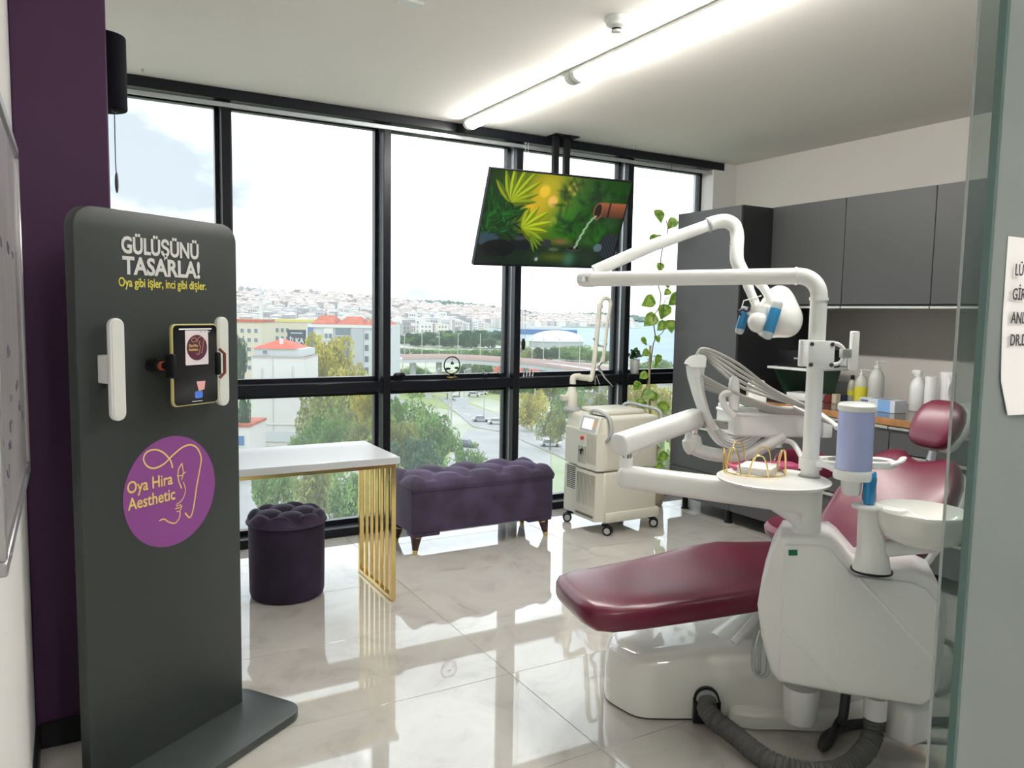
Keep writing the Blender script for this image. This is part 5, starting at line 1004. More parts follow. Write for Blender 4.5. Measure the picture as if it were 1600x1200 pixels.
obj('back_bar',MB().tube(spl([Vector((dc.x,dc.y,zc2-.06))+hY*.1,Vector((dc.x,dc.y,zc2-.06))+hY*.24,Vector((dc.x,dc.y,zc2+.04))+hY*.26,Vector((dc.x,dc.y,bkz))+hY*.225],6),.012,10),CHROME,ds)
obj('gas_column',MB().cyl((dc.x,dc.y,.10),(dc.x,dc.y,zc2-.07),.022,n=18),CHROME,ds)
for k in range(5):
    a=2*PI*k/5+.3; e=Vector((dc.x+.24*math.cos(a),dc.y+.24*math.sin(a),.075)); lg=obj('base_leg',MB().tube([(dc.x,dc.y,.115),e],[.022,.014],12),CHROME,ds)
    obj('castor',MB().cyl((e.x-.012*math.sin(a),e.y+.012*math.cos(a),.0305),(e.x+.012*math.sin(a),e.y-.012*math.cos(a),.0305),.030,n=18).box(e.x-.01,e.x+.01,e.y-.01,e.y+.01,.03,.075),BLACK,lg)
# ------------------------------------------------------------------ the town outside
GZ=-25.0
def Gp(px,py,dz=0): p=onz(px,py,GZ); p.z=GZ+dz; return p
def hor(px): return 478.1+(px-103.6)*.0174
def at(px,D): p=R(px,600,D); p.z=GZ; return p          # a spot on the ground plan along a bearing
def ztop(px,py,D): return R(px,py,D).z
def emat(name,col,rough=.8,noise=None,metal=0):
    k=.74; col=tuple(c*k for c in col)
    if noise and len(noise)>2: noise=(noise[0],noise[1],tuple(c*k for c in noise[2]))
    return mat('town_'+name,col,rough,metal,noise)
GRNDM=emat('ground',(.50,.49,.44),.9,(.03,.3,(.27,.36,.15)))
GRASS=emat('grass',(.26,.36,.10),.9,(.05,.3,(.38,.40,.18))); ROADM=emat('road',(.42,.42,.42),.9,(.2,.12)); PAVE=emat('pave',(.55,.52,.47),.9,(.1,.2)); SEA=emat('sea',(.28,.40,.54),.6,(.01,.1)); HILLM=emat('hill',(.50,.51,.46),.95,(.012,.4,(.25,.33,.22)))
WHT=emat('white',(.72,.70,.67)); CRM=emat('cream',(.66,.60,.46)); RED=emat('red_tile',(.55,.13,.07),.8,(.8,.3)); GLS=emat('glazing',(.16,.20,.23),.12); GRYB=emat('grey',(.46,.48,.50)); PALEG=emat('pale_grey',(.60,.62,.64)); DKB=emat('dark_sign',(.05,.06,.09)); YEL=emat('yellow_paint',(.70,.60,.18)); PINKC=emat('pink_concrete',(.60,.42,.38)); BLUES=emat('blue_paint',(.08,.20,.42)); METL=emat('pole',(.50,.50,.48),.5)
c0=at(700,10)
gnd=MB(); 
def poly(pts,dz): return MB().prism([(p.x,p.y) for p in pts],GZ+dz-.25,GZ+dz)
far=[at(-200,40),at(1700,12),at(2400,30),at(1500,1500),at(1100,1500),at(830,1000),at(600,2600),at(200,2600)]
SHORE=[tuple(at(a,b).xy) for a,b in((1900,330),(1080,400),(985,470),(930,680),(835,720),(790,1000),(600,2600))]
obj('ground',MB().prism([(-300,8),(900,8)]+SHORE+[(-900,2600)],GZ-3,GZ),GRNDM,label='pale paved town ground far below the windows',kind='structure')
obj('sea',MB().prism(SHORE+[tuple(at(560,5200).xy),tuple(at(1300,5200).xy),tuple(at(2300,1500).xy)],GZ-3.5,GZ-.6),SEA,label='pale grey blue sea beyond the shore',cat='sea',kind='stuff')
def lawn(pts,lab): obj('lawn',poly([Gp(*q) for q in pts],.10),GRASS,label=lab,cat='lawn')
lawn([(612,612),(690,612),(800,655),(960,720),(1060,760),(1060,800),(1000,800),(800,668),(700,640),(612,625)][0:6]+[(1060,730),(880,668),(790,640),(700,618),(640,606)][0:0]+[(820,690),(700,640),(612,622)],'green lawn strip along the wide street')
lawn([(700,596),(790,600),(960,640),(960,655),(860,640),(760,622)],'long green verge between the two streets')
lawn([(612,700),(700,690),(720,730),(612,780)],'small patch of grass by the car park')
lawn([(985,640),(1075,650),(1075,800),(985,780)],'grass below the window beside the tall cabinet')
def road(pts,lab): obj('road',poly([Gp(*q) for q in pts],.22),ROADM,label=lab,kind='structure')
road([(685,622),(700,622),(790,652),(900,690),(1040,760),(1000,780),(870,712),(785,676),(740,668)],'wide grey street running past the lawn')
road([(812,600),(960,634),(960,646),(812,612)],'narrow grey street behind the verge')
road([(730,672),(790,678),(860,712),(860,800),(690,800),(700,720)],'pale car park area beside the trees')
road([(375,720),(480,690),(600,760),(600,900),(375,900)],'grey yard in front of the white building')
mk=MB()
for k in range(14):
    t=k/14; a=Gp(705+t*300,640+t*105,.24); b=Gp(705+(t+.03)*300,640+(t+.03)*105,.24); d=(b-a).normalized(); nn_=Vector((-d.y,d.x,0))*.12
    mk.add([a+nn_,b+nn_,b-nn_,a-nn_],[(0,1,2,3)])
obj('lane_marking',mk,WHT,label='broken white centre line on the wide street',cat='road marking')
# hills with the crowded houses
def hz_prof(px):
    xs=[-100,300,375,480,600,640,700,790,830,900,975,1000,1060,1140,1400]; tops=[452,453,456,456,466,474,476,482,486,488,492,500,507,508,508]
    return float(np.interp(px,xs,tops))
def hill_z(px,D,Dn,Df):
    t=max(0,min(1,(D-Dn)/(Df-Dn))); zt=ztop(px,hz_prof(px)+6,Df); return GZ+(zt-GZ)*(t**1.15)
Dn,Df=850,2300
def hg(u,v):
    px=-150+u*1500; D=Dn-60+v*(Df-Dn+900); p=at(px,D); vv=D
    dn=Dn+ (900 if px>820 else (px-700)/120*900 if px>700 else 0); df=Df+(900 if px>820 else (px-700)/120*900 if px>700 else 0)
    D=dn-60+v*(df-dn+500); p=at(px,D); p.z=hill_z(px,D,dn,df)-(.0 if v<.99 else 200); 
    if px>1010: p.z=GZ-2
    return p
obj('hillside',MB().grid(90,26,hg),HILLM,label='long hillside behind the town',kind='structure')
fm=MB()
def fg(u,v):
    px=600+u*420; D=3350+v*260; p=at(px,D); k=math.sin(PI*min(1,max(0,u)))**.35
    yt=np.interp(px,[600,640,700,760,800,850,900,960,1020],[468,469,470,477,482,490,489,488,497]); p.z=GZ+(ztop(px,yt,3480)-GZ)*math.sin(PI*min(1,.02+.98*v))**.5+3*math.sin(px*.9)+2*math.sin(px*.37); return p
obj('wooded_ridge',MB().grid(160,9,fg),emat('forest',(.10,.19,.15),.95,(.02,.4)),label='dark wooded ridge on the skyline',kind='structure')
HC=[emat('house_%d'%i,c) for i,c in enumerate([(.84,.82,.80),(.74,.68,.64),(.90,.90,.90),(.62,.62,.64),(.80,.75,.68),(.46,.44,.44)])]
HR=[emat('roof_a',(.66,.54,.50)),emat('roof_b',(.74,.70,.68)),emat('roof_c',(.60,.61,.62))]
hm=[]
WIN=emat('far_window',(.30,.28,.28),.5)
for i in range(6):
    me=MB().box(-1,1,-1,1,0,1); 
    bb=me.bm; mesh=bpy.data.meshes.new('house'); bb.to_mesh(mesh); bb.free(); mesh.materials.append(HC[i]); hm.append(mesh)
rm=[]
for i in range(3):
    me=MB().add([(-1.08,-1.08,0),(1.08,-1.08,0),(1.08,1.08,0),(-1.08,1.08,0),(0,-.5,1),(0,.5,1)],[(0,1,4),(1,2,5,4),(2,3,5),(3,0,4,5),(0,3,2,1)]); mesh=bpy.data.meshes.new('roof'); me.bm.to_mesh(mesh); me.bm.free(); mesh.materials.append(HR[i]); rm.append(mesh)
wm=MB()
for k in range(3):
    for j in range(3): wm.box(-.75+.55*k,-.45+.55*k,-1.03,-.9,.12+.29*j,.26+.29*j)
wmesh=bpy.data.meshes.new('windows'); wm.bm.to_mesh(wmesh); wm.bm.free(); wmesh.materials.append(WIN)
def house(px,D,wd,h,i,label,group='houses crowding the far hillside'):
    dn=Dn+(900 if px>820 else max(0,(px-700)/120*900)); df=Df+(dn-Dn); 
    p=at(px,D); p.z=hill_z(px,D,dn,df)-1.5
    t=thing('hillside_house',label,'house',p,rnd.uniform(-.5,.5)-.3,group)
    o=bpy.data.objects.new('wall',hm[i]); COL.objects.link(o); o.parent=t; o.scale=(wd/2,wd/2*.8,h)
    q=bpy.data.objects.new('roof',rm[rnd.randrange(3)]); COL.objects.link(q); q.parent=t; q.location=(0,0,h); q.scale=(wd/2,wd/2*.8,wd*.14 if rnd.random()<.6 else .4)
    q=bpy.data.objects.new('windows',wmesh); COL.objects.link(q); q.parent=t; q.scale=(wd/2,wd/2*.8,h)
    return t
def randhouse():
    px=rnd.uniform(-150,985); dn=Dn+(900 if px>820 else max(0,(px-700)/120*900)); df=Df+(dn-Dn); t=rnd.random(); return px,dn+t*(df-dn),t
cand=[]
for _ in range(9000):
    q=randhouse(); c=at(q[0],q[1])
    if all((c.x-e[3])**2+(c.y-e[4])**2>15.5**2 for e in cand): cand.append((*q,c.x,c.y))
    if len(cand)>=3900: break
cand=sorted([q[:3] for q in cand],key=lambda q:q[1]); 
near=[q for q in cand if 368<q[0]<830][:285]; nset=set(near)
for px,D,t in near: house(px,D,rnd.uniform(9,15),rnd.uniform(9,20),rnd.randrange(6),'small pale block of flats on the lower hillside')
far_mb=[MB() for _ in range(6)]; roof_mb=MB()
for px,D,t in cand:
    if (px,D,t) in nset: continue
    dn=Dn+(900 if px>820 else max(0,(px-700)/120*900)); df=Df+(dn-Dn); p=at(px,D); z=hill_z(px,D,dn,df)-1.5; wd=rnd.uniform(8,16); h=rnd.uniform(8,20)*(1.0 if px<800 else .7); a=rnd.uniform(-.6,.6)
    Mx=Matrix.Translation((p.x,p.y,z))@Matrix.Rotation(a,4,'Z')@Matrix.Diagonal((wd/2,wd*.4,h,1))
    far_mb[rnd.randrange(6)].box(-1,1,-1,1,0,1,M=Mx); roof_mb.add([(-1.08,-1.08,1),(1.08,-1.08,1),(1.08,1.08,1),(-1.08,1.08,1),(0,-.5,1.22),(0,.5,1.22)],[(0,1,4),(1,2,5,4),(2,3,5),(3,0,4,5)],Mx)
hs_=thing('upper_hillside_houses','mass of tiny pale houses covering the upper hillside','houses',at(600,2000),kind='stuff')
for i,m_ in enumerate(far_mb): obj('walls',m_,HC[i],hs_,kind='stuff',flat=True)
obj('roofs',roof_mb,HR[0],hs_,kind='stuff',flat=True)
for px,yt,wd in((379,449,7),(389,450,6),(398,452,8),(402,452,7),(487,453,5),(496,454,5),(425,456,7),(440,457,8),(455,458,8),(470,458,7)):
    D=2250; p=at(px,D); z0=hill_z(px,D,Dn,Df)-3; w_=px2(wd,D); h=ztop(px,yt,D)-z0
    t=thing('tower_block','slim grey tower block on the hill skyline','tower',(p.x,p.y,z0),.2,group='towers on the skyline'); obj('shaft',MB().box(-w_/2,w_/2,-w_/2,w_/2,0,h),GRYB,t,world=False); obj('roof_box',MB().box(-w_/4,w_/4,-w_/4,w_/4,h,h+3),GRYB,t,world=False)
# near buildings
FX=Vector((math.cos(-.5),math.sin(-.5),0))     # facades turn toward the room
def build(name,lab,cat,px0,px1,ytop,D,depth,mats,rz=None,win=None,roof=None,par_h=0):
    a=at(px0,D); b=at(px1,D); w_=(b-a).length; c=(a+b)/2; h=ztop((px0+px1)/2,ytop,D)-GZ
    t=thing(name,lab,cat,c,math.atan2((b-a).y,(b-a).x)); obj('wall',MB().box(-w_/2,w_/2,0,depth,0,h),mats,t,world=False,flat=True)
    if roof: 
        rh=roof[1]; obj('roof',MB().add([(-w_/2-.5,-.5,h),(w_/2+.5,-.5,h),(w_/2+.5,depth+.5,h),(-w_/2-.5,depth+.5,h),(-w_*.12,depth*.4,h+rh),(w_*.12,depth*.6,h+rh),(-w_/2-.5,-.5,h-.3),(w_/2+.5,-.5,h-.3),(w_/2+.5,depth+.5,h-.3),(-w_/2-.5,depth+.5,h-.3)],[(0,1,5,4),(1,2,5),(2,3,4,5),(3,0,4),(6,7,1,0),(7,8,2,1),(8,9,3,2),(9,6,0,3),(9,8,7,6)]),roof[0],t,world=False,flat=True)
    return t,w_,h
def win(t,x0,x1,z0,z1,y=0,m=GLS,frame=WHT):
    f=obj('window',MB().box(x0,x1,y-.12,y+.1,z0,z1),frame,t,world=False,flat=True); obj('pane',MB().box(x0+.15,x1-.15,y-.14,y-.11,z0+.15,z1-.15),m,f,world=False,flat=True); return f
t,w_,h=build('white_apartment_building','tall plain white building with bright red hipped roof','building',394,475,557,150,11,WHT,roof=None)
obj('attic',MB().box(-w_/2+.4,w_/2-.4,.6,10,h,h+1.5),PALEG,t,world=False,flat=True)
r_=obj('roof',MB().add([(-w_/2-.2,.2,h+1.5),(w_/2-1.5,.2,h+1.5),(w_/2-1.5,10.4,h+1.5),(-w_/2-.2,10.4,h+1.5),(-.9,4.5,h+3.2),(-.5,6,h+3.2)],[(0,1,5,4),(1,2,5),(2,3,4,5),(3,0,4),(3,2,1,0)]),emat('bright_red',(.75,.11,.06)),t,world=False,flat=True)
obj('chimney',MB().box(-.3,.3,2.2,2.8,h+1.8,h+3.4),WHT,r_,world=False); obj('cornice',MB().box(-w_/2-.15,w_/2+.15,-.15,10.5,h-.25,h),emat('cornice',(.55,.42,.40)),t,world=False)
win(t,-w_*.32,-w_*.20,h+.3,h+1.3,.6); win(t,-w_*.33,-w_*.28,h-5.2,h-2.2,0,GRYB); win(t,w_*.26,w_*.31,h-4.6,h-1.6,0,GRYB)
obj('facade_sign',MB().box(-w_*.35,w_*.35,-.25,0,h-16.5,h-14.5),PALEG,t,world=False); obj('ledge',MB().box(-w_/2,w_/2,-.2,0,h-13.2,h-12.9),WHT,t,world=False); obj('service_pipe',MB().tube([(-w_*.1,-.1,1),(-w_*.1,-.1,h-.3)],.08,6),PALEG,t,world=False)
t,w_,h=build('glass_fronted_building','grey glass fronted block under red tiled roofs','building',482,612,507,215,16,PALEG)
for k,(a,b) in enumerate(((.04,.32),(.34,.66),(.66,.98))): obj('roof',MB().add([(-w_/2+a*w_,-.5,h),(-w_/2+b*w_,-.5,h),(-w_/2+b*w_,14,h),(-w_/2+a*w_,14,h),(-w_/2+(a+b)/2*w_-2,6,h+2.4-.2*k),(-w_/2+(a+b)/2*w_+2,6,h+2.4-.2*k)],[(0,1,5,4),(1,2,5),(2,3,4,5),(3,0,4),(3,2,1,0)]),RED,t,world=False,flat=True)
obj('fascia',MB().box(-w_/2,w_/2,-.5,0,h-.9,h-.05),WHT,t,world=False)
for a,b,m_ in((.0,.06,BLUES),(.19,.30,WHT),(.33,.50,GLS),(.52,.66,GRYB)): obj('facade_bay',MB().box(-w_/2+a*w_,-w_/2+b*w_,-.35,0,2,h-1),m_,t,world=False,flat=True)
for j in range(6):
    for x in(.70,.84,.95): win(t,-w_/2+x*w_-.7,-w_/2+x*w_+.7,h-4.2-3.1*j,h-2.2-3.1*j)
    for x in(.22,.27): win(t,-w_/2+x*w_-.6,-w_/2+x*w_+.6,h-4.0-3.1*j,h-2.4-3.1*j,-.35)
    obj('glazing_bar',MB().box(-w_/2+.33*w_,-w_/2+.50*w_,-.42,-.35,h-3.2-3.1*j,h-3.0-3.1*j),PALEG,t,world=False)
t,w_,h=build('billboard_building','cream block with yellow roof edge and a dark billboard','building',428,478,503,290,14,CRM)
obj('roof_edge',MB().box(-w_/2-.3,w_/2+.3,-.3,14,h,h+1.0),YEL,t,world=False)
for j in range(4):
    for x in(-.38,-.22,-.06): win(t,x*w_-.7,x*w_+.7,h-4-3*j,h-2.2-3*j)
bbx=at(464,262); bz0=ztop(464,545,262); bz1=ztop(464,515,262); bw=px2(28,262)
bt=thing('billboard','dark billboard with pale lettering below the cream block','billboard',Vector((bbx.x,bbx.y,GZ)),-.45)
obj('panel',MB().box(-bw/2,bw/2,0,.4,bz0-GZ,bz1-GZ),DKB,bt,world=False,flat=True); obj('support',MB().cyl((-1.6,.3,0),(-1.6,.3,bz0-GZ+.2),.2,n=8).cyl((1.6,.3,0),(1.6,.3,bz0-GZ+.2),.2,n=8),METL,bt,world=False)
obj('lettering',text_mb('İLKA',2.5,.04,.06,Matrix.Translation((-bw*.40,-.05,bz0-GZ+(bz1-bz0)*.30))@Matrix.Rotation(PI/2,4,'X'),sx=.85),WHT,bt,world=False)
for z in(.80,.12): obj('small_print',MB().box(-bw*.32,bw*.32,-.06,0,bz0-GZ+(bz1-bz0)*z,bz0-GZ+(bz1-bz0)*(z+.05)),PALEG,bt,world=False)
t,w_,h=build('cream_apartment_building','cream apartment block with rows of small windows','building',340,409,503,255,14,CRM)
obj('roof_edge',MB().box(-w_/2-.3,w_/2+.3,-.4,14,h,h+.9),RED,t,world=False)
for j in range(5):
    for k in range(6): win(t,-w_*.44+k*w_*.155,-w_*.44+k*w_*.155+1.4,h-3.6-3*j,h-2.0-3*j)
for px0,px1,yt,D,mm,lab in((230,300,520,260,WHT,'white apartment block next to the cream one'),(120,200,512,330,CRM,'cream apartment block further along the hill foot'),(10,90,530,280,PALEG,'pale grey apartment block at the far end of the row'),(-120,-30,515,320,WHT,'white apartment block near the hill foot corner')):
    t,w_,h=build('apartment_block',lab,'building',px0,px1,yt,D,13,mm); obj('roof_edge',MB().box(-w_/2-.3,w_/2+.3,-.4,13.3,h,h+.8),RED,t,world=False)
    for j in range(5):
        for k in range(5): win(t,-w_*.43+k*w_*.185,-w_*.43+k*w_*.185+1.5,h-3.6-3*j,h-2.0-3*j)
t,w_,h=build('small_white_block','low white block with blue balcony between cypress trees','building',352,388,668,118,8,WHT)
for j in range(2): win(t,-1.2,1.2,h-3-3*j,h-1.2-3*j,0,BLUES)
obj('roof_edge',MB().box(-w_/2-.2,w_/2+.2,-.2,8,h,h+.4),RED,t,world=False)
p=at(409,620); z1=ztop(409,440,620); mn=thing('minaret','slender pale minaret rising above the roofs','minaret',(p.x,p.y,GZ))
obj('shaft',MB().cyl((0,0,0),(0,0,z1-GZ-12),1.7,1.4,n=12),WHT,mn,world=False); obj('balcony',MB().cyl((0,0,z1-GZ-14),(0,0,z1-GZ-12.6),2.3,n=12),WHT,mn,world=False); obj('spire',MB().cyl((0,0,z1-GZ-12),(0,0,z1-GZ),1.4,.1,n=12),PALEG,mn,world=False)
dm=at(868,640); zd=ztop(868,516,640); rdm=px2(46,640)
dt=thing('domed_hall','wide white domed sports hall among trees','hall',(dm.x,dm.y,GZ)); hdm=zd-GZ
obj('dome',MB().loft([[Vector((rdm*math.cos(a)*math.cos(e),rdm*.8*math.sin(a)*math.cos(e),hdm*(.35+.65*math.sin(e)))) for a in[2*PI*k/32 for k in range(32)]] for e in[PI/2*j/8*.99 for j in range(9)]]),WHT,dt,world=False); obj('drum',MB().lathe([(rdm*.97,0),(rdm*.97,hdm*.36)],32,M=Matrix.Diagonal((1,.8,1,1))),GRYB,dt,world=False)
sh_=at(840,1050); st_=thing('ferry','long blue and white ship moored at the quay','ship',(sh_.x,sh_.y,GZ-.8),-.45)
obj('hull',MB().prism([(-48,-6),(40,-6),(52,0),(40,6),(-48,6)],0,7),BLUES,st_,world=False); obj('deckhouse',MB().box(-44,30,-5,5,7,11).box(-30,-10,-4,4,11,15),WHT,st_,world=False)
# viaduct
va=[(618,566,400),(700,565,420),(800,571,400),(860,576,370),(960,590,320),(1080,606,290)]
vt=thing('viaduct','elevated concrete road on round piers with pink parapets','viaduct',at(780,400))
vz=GZ+9.5; pts=[]
for px,py,D in va: q=onz(px,py-6,vz); pts.append(Vector((q.x,q.y,vz)))
pp_=spl(pts,6)
def strip(off0,off1,z0,z1):
    L1=[];m=len(pp_)
    for i,q in enumerate(pp_):
        d=(pp_[min(i+1,m-1)]-pp_[max(i-1,0)]).normalized(); nrm=Vector((-d.y,d.x,0)); L1.append([q+nrm*off0+Vector((0,0,z0)),q+nrm*off1+Vector((0,0,z0)),q+nrm*off1+Vector((0,0,z1)),q+nrm*off0+Vector((0,0,z1))])
    return MB().loft(L1)
obj('deck',strip(-6,6,-1.4,0),PALEG,vt,flat=True); obj('parapet',strip(-6.2,-5.8,0,1.1),PINKC,vt,flat=True); obj('parapet',strip(5.8,6.2,0,1.1),PINKC,vt,flat=True)
for q in pp_[2::3]: obj('pier',MB().cyl((q.x,q.y,GZ),(q.x,q.y,vz-1.3),1.1,n=12),PALEG,vt)
lm_=MB().tube([(0,0,0),(0,0,9)],.13,6).tube([(0,0,9),(1.6,0,9.3)],.08,5).box(1.2,2.0,-.15,.15,9.2,9.4); lmesh=None
def lamp_post(p,lab,h=1.0,group='street lamps along the roads'):
    global lmesh
    if lmesh is None:
        t=thing('street_lamp',lab,'street lamp',p,rnd.uniform(0,3),group); o=obj('pole',lm_,METL,t,world=False); lmesh=o.data
        return t
    t=thing('street_lamp',lab,'street lamp',p,rnd.uniform(0,3),group); o=bpy.data.objects.new('pole',lmesh); COL.objects.link(o); o.parent=t; o.scale=(1,1,h); return t
for q in pp_[1::2]: lamp_post(Vector((q.x,q.y,vz)),'slim pale street lamp standing on the viaduct')
for px,py in((629,600),(640,598),(665,610),(725,640),(756,652),(682,640),(700,700),(850,620),(835,660),(590,690),(640,575),(720,585)): lamp_post(Gp(px,py),'slim pale street lamp rising from the street',1.2,'street lamps rising from the ground')
g=Gp(705,668); gt_=thing('sign_gantry','cantilever sign gantry over the wide street','gantry',g,-.4); obj('mast',MB().tube([(0,0,0),(0,0,9)],.2,8),METL,gt_,world=False); obj('boom',MB().tube([(0,0,8),(-6,0,8.4)],.15,6).box(-6,-4.5,-.1,.1,6.8,8.2),METL,gt_,world=False); obj('sign_panel',MB().box(1,4,-.1,.1,5,7),PALEG,gt_,world=False)
def low(px0,px1,pyt,pyb,D,roofm,lab,name='low_building'):
    a=at(px0,D);b=at(px1,D); w_=(b-a).length; t=thing(name,lab,'building',(a+b)/2,math.atan2((b-a).y,(b-a).x)); h=max(3,ztop((px0+px1)/2,pyb,D)-GZ); ht=ztop((px0+px1)/2,pyt,D)-GZ
    obj('wall',MB().box(-w_/2,w_/2,0,8,0,h),WHT,t,world=False,flat=True); obj('roof',MB().add([(-w_/2-.4,-.5,h),(w_/2+.4,-.5,h),(w_/2+.4,8.5,h),(-w_/2-.4,8.5,h),(-w_*.3,4,ht),(w_*.3,4,ht)],[(0,1,5,4),(1,2,5),(2,3,4,5),(3,0,4),(3,2,1,0)]),roofm,t,world=False,flat=True)
    for k in range(4): win(t,-w_*.42+k*w_*.22,-w_*.42+k*w_*.22+w_*.1,h*.35,h*.75)
low(716,795,545,549,520,PALEG,'long low white station building behind the viaduct')
low(771,803,566,582,300,RED,'low house with red tiled roof beside the mullion'); low(812,845,568,582,310,RED,'low house with red tiled roof beyond the blind cord')
low(838,890,574,588,330,PALEG,'low pale house beside the red roofed one')
# trees
TM_={}
def tree_mesh(kind,seed,col,n=5200,shape=(1,1,1)):
    rs=random.Random(seed); vs=[];fs=[]
    cl=[(rs.uniform(-.62,.62),rs.uniform(-.62,.62),rs.uniform(.30,.86),rs.uniform(.20,.34)) for _ in range(26)]+[(0,0,.6,.42)]
    for _ in range(n):
        cx,cy,cz,r_=rs.choice(cl); a=rs.uniform(0,2*PI); z=rs.uniform(-1,1); q=math.sqrt(1-z*z); k=r_*rs.uniform(.8,1.06)
        c=Vector((cx+k*q*math.cos(a),cy+k*q*math.sin(a),cz+k*z*.8)); m=math.hypot(c.x,c.y)
        if m>1: c.x/=m; c.y/=m
        s=.042*rs.uniform(.7,1.4); e1_=Vector((rs.gauss(0,1),rs.gauss(0,1),rs.gauss(0,.6))).normalized(); e2_=e1_.orthogonal().normalized()
        b=len(vs); vs+= [c+e1_*s,c-e1_*s*.5+e2_*s*.8,c-e1_*s*.5-e2_*s*.8]; fs.append((b,b+1,b+2))
    me=bpy.data.meshes.new('crown'); me.from_pydata([tuple(v) for v in vs],[],fs); me.materials.append(col); return me
def tleaf(name,c): return leaf_mat('tree_'+name,tuple(x*.5 for x in c),tuple(min(1,x*.95) for x in c),2.2)
KIND={'yellow':((.56,.50,.06),'yellowing'),'olive':((.36,.40,.11),'olive green'),'green':((.22,.38,.09),'leafy green'),'dark':((.08,.17,.08),'dark green')}
TMESH={k:[tree_mesh(k,i*7+len(k),tleaf(k+str(i),c[0])) for i in range(2)] for k,c in KIND.items()}
TRK=MB().tube([(0,0,0),(.02,0,.3),(0,.02,.6)],[.06,.045,.02],7); tro=bpy.data.meshes.new('trunk'); TRK.bm.to_mesh(tro); TRK.bm.free(); tro.materials.append(emat('bark',(.16,.12,.09)))
def tree(px,ytop,wpx,D,kind,where,group=None,zb=GZ):
    p=at(px,D); p.z=zb; h=max(2.5,ztop(px,ytop,D)-zb); w_=px2(wpx,D)/2*1.08
    t=thing('tree','%s tree %s'%(KIND[kind][1],where),'tree',p,rnd.uniform(0,6),group or 'trees %s'%where)
    o=bpy.data.objects.new('crown',rnd.choice(TMESH[kind])); COL.objects.link(o); o.parent=t; ch=min(h*.97,(2.1 if wpx>25 else 9)*w_); o.scale=(w_,w_,ch); o.location=(0,0,h-ch*1.02)
    o=bpy.data.objects.new('trunk',tro); COL.objects.link(o); o.parent=t; o.scale=(min(w_*1.2,3),min(w_*1.2,3),h)
for a in((512,524,84,190,'yellow','beside the white building'),(545,572,66,175,'yellow','below the glass fronted block'),(505,612,80,135,'olive','at the foot of the white building'),(552,604,90,150,'olive','below the glass fronted block'),(575,612,60,120,'yellow','beside the second mullion'),(480,664,70,100,'green','close behind the desk'),(522,650,84,95,'green','close behind the desk'),(560,660,70,88,'olive','close behind the desk'),
  (640,622,92,92,'green','below the transom above the bench'),(672,645,76,84,'green','below the transom above the bench'),(622,655,70,74,'olive','below the transom above the bench'),(700,664,50,100,'green','below the transom above the bench'),(500,720,90,70,'olive','close behind the pouf'),(560,735,90,62,'green','close behind the pouf'),(430,712,80,80,'green','close behind the pouf'),(640,735,80,58,'olive','close behind the bench'),(600,690,70,80,'olive','close behind the desk'),(690,725,60,64,'green','close behind the bench'),(652,690,80,66,'dark','close behind the bench'),
  (377,528,18,155,'dark','narrow and upright beside the kiosk'),(380,612,22,120,'dark','narrow and upright beside the kiosk'),
  (632,576,46,330,'olive','in front of the viaduct'),(652,572,44,310,'green','in front of the viaduct'),(690,580,40,300,'olive','in front of the viaduct'),(735,568,44,300,'green','in front of the viaduct'),(752,560,46,310,'green','in front of the viaduct'),(722,588,36,270,'dark','in front of the viaduct'),(772,592,40,260,'olive','in front of the viaduct'),
  (682,556,34,430,'yellow','behind the viaduct'),(640,548,40,470,'green','behind the viaduct'),
  (832,612,52,175,'yellow','on the lawn beside the laser arm'),(862,640,50,150,'olive','on the lawn beside the laser arm'),(890,606,54,190,'green','on the lawn beside the laser arm'),(940,612,60,170,'olive','on the lawn beside the laser arm'),
  (845,545,36,480,'green','around the domed hall'),(875,541,40,500,'olive','around the domed hall'),(905,540,40,470,'green','around the domed hall'),(935,548,36,440,'green','around the domed hall'),(820,552,30,460,'olive','around the domed hall'),
  (1000,598,50,150,'yellow','below the vine'),(1035,602,54,140,'yellow','below the vine'),(1062,640,56,120,'olive','below the vine'),(1012,660,60,110,'green','below the vine'),(1045,700,60,100,'olive','below the vine'),(1040,560,60,300,'green','beyond the vine'),(1010,566,50,330,'green','beyond the vine'),(735,700,60,78,'green','beside the car park'),(250,600,80,130,'green','in front of the pale blocks'),(150,610,90,120,'olive','in front of the pale blocks'),(300,620,80,115,'yellow','in front of the pale blocks'),(40,600,90,140,'green','in front of the pale blocks'),(200,660,90,85,'green','in front of the pale blocks'),(320,680,80,80,'olive','in front of the pale blocks')): tree(*a)
for k in range(60):
    px=rnd.uniform(606,800); D=560+260*((k*.618)%1); px=606+194*((k*.7549)%1); tree(px,rnd.uniform(516,532)+(12 if px<640 else 0),rnd.uniform(22,34),D,rnd.choice(['dark','green','dark']),'in the dense belt below the hill')
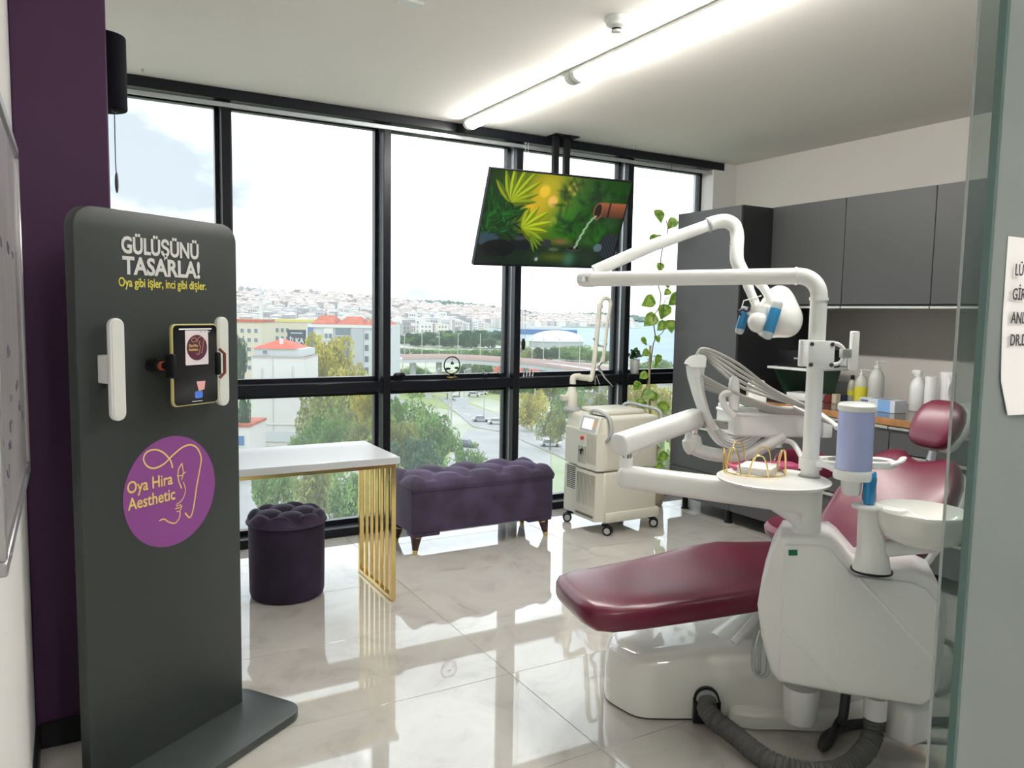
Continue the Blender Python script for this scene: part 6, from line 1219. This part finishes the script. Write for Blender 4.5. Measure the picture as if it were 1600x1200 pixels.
# cars
def car_proto(col,i):
    t=thing('car','x','car',(0,0,0)); bm_=emat('car_%d'%i,col,.3)
    obj('body',MB().loft([[(x,y,z) for y,z in((-.85,.25),(.85,.25),(.88,.75),(-.88,.75))] for x in(-2.1,2.1)]),bm_,t,world=False); obj('cabin',MB().loft([[(-1.6,-.8,.74),(.9,-.8,.74),(.9,.8,.74),(-1.6,.8,.74)],[(-1.1,-.65,1.4),(.3,-.65,1.4),(.3,.65,1.4),(-1.1,.65,1.4)]]),GLS,t,world=False); obj('roof',MB().box(-1.1,.3,-.66,.66,1.39,1.45),bm_,t,world=False)
    for x in(-1.3,1.3):
        for y in(-.82,.82): obj('wheel',MB().cyl((x,y-.1,.32),(x,y+.1,.32),.32,n=12),BLACK,t,world=False)
    return t
CN=['white','silver grey','dark grey']; CARS=[car_proto(c,i) for i,c in enumerate([(.78,.78,.78),(.45,.46,.48),(.10,.10,.12)])]
spots=[(752,660,1),(776,664,0),(860,699,0),(845,640,0),(868,646,0),(740,620,0),(752,617,0),(700,705,0),(690,698,1),(820,640,0),(893,652,1),(380,676,1),(402,712,2),(714,626,0),(730,700,2),(520,800,0),(545,812,1)]
first=[True]*3
WH=['on the wide street','on the wide street','on the wide street','on the narrow street','on the narrow street','beyond the verge','beyond the verge','in the car park','in the car park','beyond the lawn','on the narrow street','in the yard beside the white building','in the yard beside the white building','on the wide street','in the car park','in the yard behind the pouf','in the yard behind the pouf']
for (px,py,i),wh in zip(spots,WH):
    p=Gp(px,py,.22); a=-.55 if py<700 else -.9; lab='%s car %s'%(CN[i],wh)
    if first[i]: first[i]=False; c=CARS[i]; c.location=p; c.rotation_euler=(0,0,a)
    else: c=dup(CARS[i],p,a)
    c['label']=lab; c['group']='cars down in the streets'
for k in range(34):
    px=612+350*((k*.618)%1); D=430+110*((k*.7549)%1)
    if 826<px<912 and D>470: D=445
    tree(px,542+8*((k*.37)%1),26+10*((k*.53)%1),D,['green','olive','dark','green'][k%4],'in the park behind the viaduct')
for k in range(16):
    px=616+340*((k*.618+.3)%1); tree(px,582+10*((k*.41)%1),26+8*((k*.53)%1),235+40*((k*.7549)%1),['olive','green'][k%2],'in front of the viaduct')
